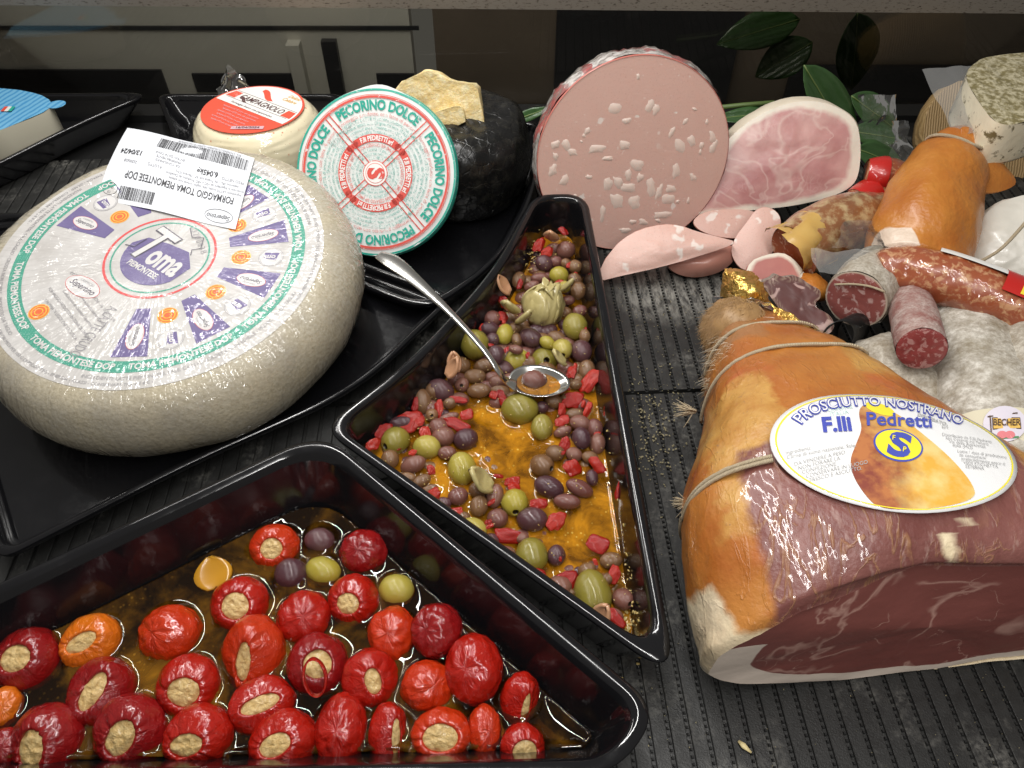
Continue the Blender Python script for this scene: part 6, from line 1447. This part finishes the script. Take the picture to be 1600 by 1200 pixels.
for i in range(NS):
    s = i/(NS-1)
    for j in range(NA):
        a = 2*math.pi*j/NA; v = ham_pt(s, a); c = Vector((ctrs[i][0], v.y, ctrs[i][1])); d = (v-c).normalized(); v = v+d*ham_noise(v, s); V.append(v)
        sm = lambda x, c, w_=.015: max(0.0, min(1.0, .5+(x-c)/(2*w_)))
        At['meat'].append(min(sm(-v.y, -.272), sm(v.z, .088), sm(v.x, .132+.14*max(0, .225-v.y)), sm(-v.x, -.288)))
        At['yel'].append(max(min(sm(v.x, .120), sm(-v.x, -.165), sm(v.y, .215), sm(-v.y, -.335), sm(v.z, .080)), min(sm(v.x, .286), sm(v.z, .09), sm(-v.y, -.262)), min(sm(v.y, .335), sm(v.z, .104), sm(v.x, .225))))
        At['fat'].append(max(min(sm(.196+.30*(.095-v.z)-v.y, 0), sm(-v.x, -.150), sm(-v.z, -.100, .012), 1 if math.cos(a) < .2 else 0), min(sm(-v.y, -.205), sm(-v.z, -.025))))
        bk = P(1490, 868, .128); At['fat'][-1] = max(At['fat'][-1], max(0, min(.60, .85-math.hypot((v.x-bk.x)/.016, (v.y-bk.y)/.020)+.8*fbm(v, 75)))*(1 if v.z > .1 else 0))
        At['fur'].append(min(sm(v.y, .385), sm(-v.x, -.180)))
ham = thing('raw_ham', 'big cured raw ham with orange rind, cut face and oval label', 'ham', (.25, .28, 0))
part_w('rind', V, rings_faces(NS, NA)+[tuple(range(NA))[::-1]], MT['hamskin'], ham, attrs=At)
edge = V[(NS-1)*NA:]; ctr = sum(edge, Vector())/NA; V2 = [ctr+Vector((0, .004, 0))]; FA = [0.0]; nr = 26
for k in range(1, nr+1):
    t = k/nr
    for j in range(NA):
        a = 2*math.pi*j/NA; q = ctr+(edge[j]-ctr)*t; q.y += .004*(1-t*t)+.0008*fbm(q, 30)*(1 if t < 1 else 0); V2.append(q)
        w = 0.0; sa = math.sin(a); ca = math.cos(a)
        if sa < .35 and ca < 0: w = .13+.05*max(0, -ca)
        if sa < -.2: w = max(w, .10)
        if sa > .5: w = 0
        fv_ = min(1, max(0, .5+(t-(1-w))*9)) if w else 0
        FA.append(fv_)
part_w('cut_face', V2, [(0, 1+(j+1) % NA, 1+j) for j in range(NA)]+[tuple(reversed(q)) for q in rings_faces(nr, NA, 1)], MT['hamcutf'], ham, attrs={'fat': FA})
# strings round the ham
def ham_string(s0, s1, a0, a1, r=.0013, nm='string', n=60):
    pth = []
    for k in range(n):
        t = k/(n-1); pth.append(ham_pt(s0+(s1-s0)*t, a0+(a1-a0)*t, .0018))
    V, F = tube(pth, [r]*n, 8, True, lambda v, i, a: v+Vector((0, 0, .0006*fn(v*250)))); part_w(nm, V, F, MT['string'], ham); return pth
q1 = ham_string(0.5955, 0.5973, math.radians(195), math.radians(122)); q1b = ham_string(0.6018, 0.6036, math.radians(195), math.radians(122)); ham_string(0.6000, 0.6000, math.radians(48), math.radians(-20)); q2 = ham_string(0.3818, 0.3273, math.radians(190), math.radians(20)); ham_string(0.2727, 0.2364, math.radians(185), math.radians(30), .0013)
def tuft(c, d, n, l, spread, r=.0004):
    parts = []
    for _ in range(n):
        dd = (Vector(d)+Vector((random.gauss(0, spread), random.gauss(0, spread), random.gauss(0, spread)))).normalized(); e = c+dd*l*random.uniform(.6, 1.1)
        parts.append(tube([c+Vector((random.gauss(0, .001), random.gauss(0, .001), random.gauss(0, .001))), c.lerp(e, .5)+Vector((0, 0, random.gauss(0, .001))), e], [r*1.4, r, r*.4], 5))
    return merge(*parts)
for c, d, n, l in ((P(1085, 642, .062), (-1, .1, .1), 34, .016), (P(1112, 690, .066), (-.3, -1, .1), 26, .016), (P(1080, 786, .072), (-1, .0, -.1), 34, .013), (P(1120, 600, .066), (-1, .1, -.2), 26, .012)):
    V, F = tuft(c, d, n, l, .35); part_w('frayed_string_end', V, F, MT['string'], ham)
# trotter with hair, foil cap
hp = P(1150, 512, .076)
V, F = lathe([(0, -1), (.5, -.86), (.86, -.5), (1, 0), (.86, .5), (.5, .86), (0, 1)], 32, lambda v: Vector((v.x*.024, v.y*.024, v.z*.024))*(1+.12*fbm(v, 1.5)))
part_w('trotter', [v+hp for v in V], F, MT['fur'], ham)
def hair(n, src, ln, mat, nm, flow, w=.00022):
    V = []; F = []
    for _ in range(n):
        p, nn = src(); d = (nn*.45+Vector(flow)+Vector((random.gauss(0, .3), random.gauss(0, .3), random.gauss(0, .3)))).normalized(); L_ = ln*random.uniform(.5, 1.2); s2 = d.cross(TOC).normalized()*w; k = len(V); q = p.copy()
        for i in range(4):
            f = 1-i/3.2; V.append(q+s2*f); V.append(q-s2*f); d = (d+Vector((random.gauss(0, .12), random.gauss(0, .12), -.12))).normalized(); q = q+d*L_/3
        F += [(k+2*i, k+2*i+1, k+2*i+3, k+2*i+2) for i in range(3)]
    o = part_w(nm, V, F, mat, ham, smooth=False); o['kind'] = 'stuff'
def s_hoof():
    d = Vector((random.gauss(-.2, 1), random.gauss(0, .8), random.gauss(.3, 1))).normalized(); return hp+Vector((d.x*.024, d.y*.024, d.z*.024)), d
def s_shank():
    s = random.uniform(.064, .33); a = math.radians(random.gauss(155, 28)); v = ham_pt(s, a); return v, Vector((math.cos(a), 0, math.sin(a)))
hair(4200, s_hoof, .008, MT['fur'], 'trotter_hair', (-.35, -.55, -.7), .00016); hair(600, s_shank, .008, MT['fur'], 'shank_hair', (-.45, -.6, -.45), .00016); hair(120, s_shank, .010, MT['bristle'], 'shank_bristles', (-.7, -.3, -.3), .00014)
def foil(nm, grid, m, parent):
    """grid of (px,py,z) rows"""
    rows = [interp(r_, 22) for r_ in grid]; cols = [interp([rows[i][j] for i in range(len(rows))], 18) for j in range(22)]
    V = []; 
    for i in range(18):
        for j in range(22):
            x, y, z = cols[j][i]; q = P(x, y, z); V.append(q+Vector((fn(q*260), fn(q*260+Vector((9, 0, 0))), fn(q*230+Vector((0, 9, 0)))))*.0022+Vector((0, 0, .002*fn(q*90))))
    o = part_w(nm, V, rings_faces(18, 22, closed=False), m, parent); md = o.modifiers.new('t', 'SOLIDIFY'); md.thickness = .0006; return o
gf = thing('gold_foil', 'crumpled gold foil cap over the hairy trotter end of the raw ham', 'foil', P(1165, 470, .05))
foil('cap', [[(1122, 470, .066), (1128, 440, .084), (1132, 422, .090), (1140, 420, .086)], [(1140, 478, .084), (1150, 448, .098), (1150, 426, .100), (1150, 421, .090)], [(1170, 476, .090), (1180, 455, .102), (1172, 435, .102), (1160, 422, .092)], [(1206, 474, .084), (1196, 452, .094), (1186, 436, .094), (1172, 424, .086)]], MT['gold'], gf)
foil('silver_lip', [[(1112, 468, .062), (1130, 464, .078), (1150, 466, .090), (1178, 468, .096), (1210, 478, .086)], [(1116, 474, .060), (1132, 472, .075), (1152, 472, .088), (1180, 476, .092), (1212, 486, .082)]], MT['silver'], gf)
foil('strip', [[(1204, 474, .088), (1226, 484, .094), (1250, 500, .098), (1278, 512, .096)], [(1212, 492, .088), (1232, 506, .096), (1252, 516, .100), (1272, 522, .096)], [(1222, 506, .088), (1242, 522, .094), (1258, 534, .096), (1276, 548, .092)]], MT['gold'], gf)

# ------------------------------------------------------------------ the oval label on the ham
def ham_top(x, y):
    best = 0
    # section at this y (sections run from back to front)
    for i in range(NS-1):
        if HS[i][0] >= y >= HS[i+1][0]:
            f = (HS[i][0]-y)/(HS[i][0]-HS[i+1][0]); _, cx, hw, zb, zt = [p*(1-f)+q*f for p, q in zip(HS[i], HS[i+1])]
            u = min(.999, abs((x-cx)/hw)); return (zb+zt)/2+(zt-zb)/2*(1-u**EX)**(1/EX)
    return .1
LZ = .147
import numpy as np
_pts = [P(1397+190*math.cos(t)*r_, 706+92*math.sin(t)*r_, LZ) for t in [k*.26 for k in range(24)] for r_ in (.2, .5, .75, 1)]
_A = np.array([[1, p.x, p.y, p.x*p.x, p.x*p.y, p.y*p.y] for p in _pts]); _z = np.array([ham_top(p.x, p.y) for p in _pts]); _w = np.array([1.0 if z > .125 else .15 for z in _z])
_c = np.linalg.lstsq(_A*_w[:, None], _z*_w, rcond=None)[0]; _c[0] += max(0, float(np.max((_z-_A@_c)[_z > .12])))+.0022
def lp(px, py, dz=0.0):
    p = P(px, py, LZ); q = np.array([1, p.x, p.y, p.x*p.x, p.x*p.y, p.y*p.y])
    return Vector((p.x, p.y, float(q@_c)+.0007*fn(Vector((p.x*30, p.y*36, 2)))+dz))
hl = thing('oval_label', None, None); hl.parent = ham; hl['label'] = 'white oval printed label with blue lettering and a ham picture'
LC = (1397, 706); LA, LB = 194, 94; LR = math.radians(9.5)
def el(u, v, k=1.0):
    # slightly squared oval, tilted as it lies
    x, y = u*LA*k, v*LB*k; return LC[0]+x*math.cos(LR)-y*math.sin(LR), LC[1]+x*math.sin(LR)+y*math.cos(LR)
def add(nm, V, F, m, **k): return mk(nm, [v-ham.location for v in V], F, m, hl, **k)
nr, ns = 16, 72
V = [lp(*el(0, 0))]+[lp(*el(math.cos(2*math.pi*j/ns)*i/nr, math.sin(2*math.pi*j/ns)*i/nr)) for i in range(1, nr+1) for j in range(ns)]
o = add('paper', V, [(0, 1+(j+1) % ns, 1+j) for j in range(ns)]+[tuple(reversed(q)) for q in rings_faces(nr, ns, 1)], MT['lwhite']); md = o.modifiers.new('t', 'SOLIDIFY'); md.thickness = .0005; md.offset = -1
V = [lp(*el(math.cos(2*math.pi*j/ns)*k, math.sin(2*math.pi*j/ns)*k), .0005) for k in (.948, .962) for j in range(ns)]; add('yellow_line', V, rings_faces(2, ns), MT['lyel'])
def lpoly(nm, pts_, m, dz, rings=6, sm=2, edgef=None):
    pts2 = chaikin([Vector((x, y)) for x, y in pts_], sm); c = sum(pts2, Vector((0, 0)))/len(pts2); n = len(pts2); V = [lp(c.x, c.y, dz)]; E = [edgef(c.x, c.y) if edgef else 0]
    for k in range(1, rings+1):
        for p in pts2:
            q = c+(p-c)*k/rings; V.append(lp(q.x, q.y, dz)); E.append(edgef(q.x, q.y) if edgef else k/rings)
    return add(nm, V, [(0, 1+j, 1+(j+1) % n) for j in range(n)]+rings_faces(rings, n, 1), m, attrs={'edge': E})
lpoly('ham_picture', [(1342, 640), (1352, 630), (1375, 636), (1400, 648), (1420, 668), (1455, 700), (1490, 735), (1515, 765), (1520, 784), (1480, 796), (1420, 800), (1372, 796), (1350, 778), (1330, 750), (1324, 725), (1334, 700), (1344, 675), (1340, 655)], MT['lham'], .0003, 10, 2, lambda x, y: (x-1325-(y-640)*.35)/120)
lpoly('ham_picture_foot', [(1348, 632), (1362, 624), (1388, 634), (1398, 648), (1390, 656), (1362, 648)], MT['lyel'], .0005, 5)
def lellipse(nm, cx, cy, a, c, m, dz, rot=0.25, n=40): lpoly(nm, [(cx+a*math.cos(t)*math.cos(rot)-c*math.sin(t)*math.sin(rot), cy+a*math.cos(t)*math.sin(rot)+c*math.sin(t)*math.cos(rot)) for t in [2*math.pi*i/n for i in range(n)]], m, dz, 6, 0)
lellipse('emblem_ring', 1398, 704, 39, 26, MT['lblue'], .0006); lellipse('emblem_disc', 1398, 704, 36, 23.5, MT['lyel'], .0008)
def lmap(px, py, ang=0, dz=.0006, ky=1.0):
    c, s = math.cos(ang), math.sin(ang); return lambda x, y: lp(px+x*c+y*ky*s, py+x*s-y*ky*c, dz)-ham.location
def ltext(t, px, py, size, m, ang=0, dz=.0006, **k): return text('lettering', t, size, MT[m], hl, lmap(px, py, ang, dz), **k)
ltext('S', 1399, 706, 52, 'lblue', .22, .0011, bold=.045, sx=1.45); ltext('F', 1390, 694, 11, 'lyel', .15, .0015, bold=.02); ltext('P', 1406, 713, 11, 'lyel', .15, .0015, bold=.02)
ltext('F.lli', 1306, 668, 34, 'lblue', .0, .0008, bold=.04, shear=-.1, sx=1.0); ltext('Pedretti', 1402, 662, 33, 'lblue', .02, .0009, bold=.02, sx=.98); ltext('srl', 1474, 670, 11, 'lgrey', .1, .0008)
def ppath(pts_): 
    q = interp(pts_, 60); L_ = [0]
    for a, c in zip(q, q[1:]): L_.append(L_[-1]+math.hypot(c[0]-a[0], c[1]-a[1]))
    def f(s):
        s = max(0, min(L_[-1]-1e-4, s)); i = max(k for k in range(59) if L_[k] <= s); t = (s-L_[i])/(L_[i+1]-L_[i]); a, c = q[i], q[i+1]; dx, dy = (c[0]-a[0]), (c[1]-a[1]); l = math.hypot(dx, dy); return a[0]+dx*t, a[1]+dy*t, dx/l, dy/l
    return f, L_[-1]
pf, plen = ppath([(1238, 690), (1242, 664), (1262, 645), (1300, 631), (1350, 626), (1400, 629), (1450, 638), (1500, 654), (1540, 676)])
def pmap(c0, dz): 
    def f(x, y):
        X, Y, dx, dy = pf(c0+x); return lp(X+dy*y, Y-dx*y, dz)-ham.location
    return f
for b_, m, dz in ((.06, 'lblue', .0007), (.0, 'lwhite', .0011)): text('lettering', 'PROSCIUTTO NOSTRANO', 27, MT[m], hl, pmap(plen*.49, dz), bold=b_, sx=.83, sp=1.03)
ltext('DISOSSATO', 1455, 657, 9, 'lgrey', .35, .0007, bold=.02); ltext('ORIGINE', 1312, 639, 10, 'lteal', -.15); ltext('ITALIA', 1310, 648, 10, 'lteal', -.15)
for i, t in enumerate(['Ingredienti:', 'Carne di suino nazionale, Sale.']): ltext(t, 1228+2*i, 706+7*i, 8.5, 'lgrey', -.10, align='LEFT')
for i, t in enumerate(['DA VENDERE A PESO', 'NON FORARE LA', 'CONFEZIONE.', 'CONSERVARE IN LUOGO', 'FRESCO E ASCIUTTO.']): ltext(t, 1241+6*i, 725+6.4*i, 8.2, 'lgrey', -.16, align='LEFT')
for i, t in enumerate(['Distribuito da F.lli Pedretti', 'San Cesario sul Panaro', 'Via della Resistenza', 'Italia (MO)']): ltext(t, 1468+5*i, 684+6*i, 7.5, 'lgrey', .10, align='LEFT')
for i, t in enumerate(['Lotto / data di produzione:', 'da consumarsi', 'preferibilmente entro il:', 'VEDI ETICHETTA', 'ESTERNA']): ltext(t, 1490+3*i, 712+6.2*i, 7.5, 'lgrey', .06, align='LEFT')
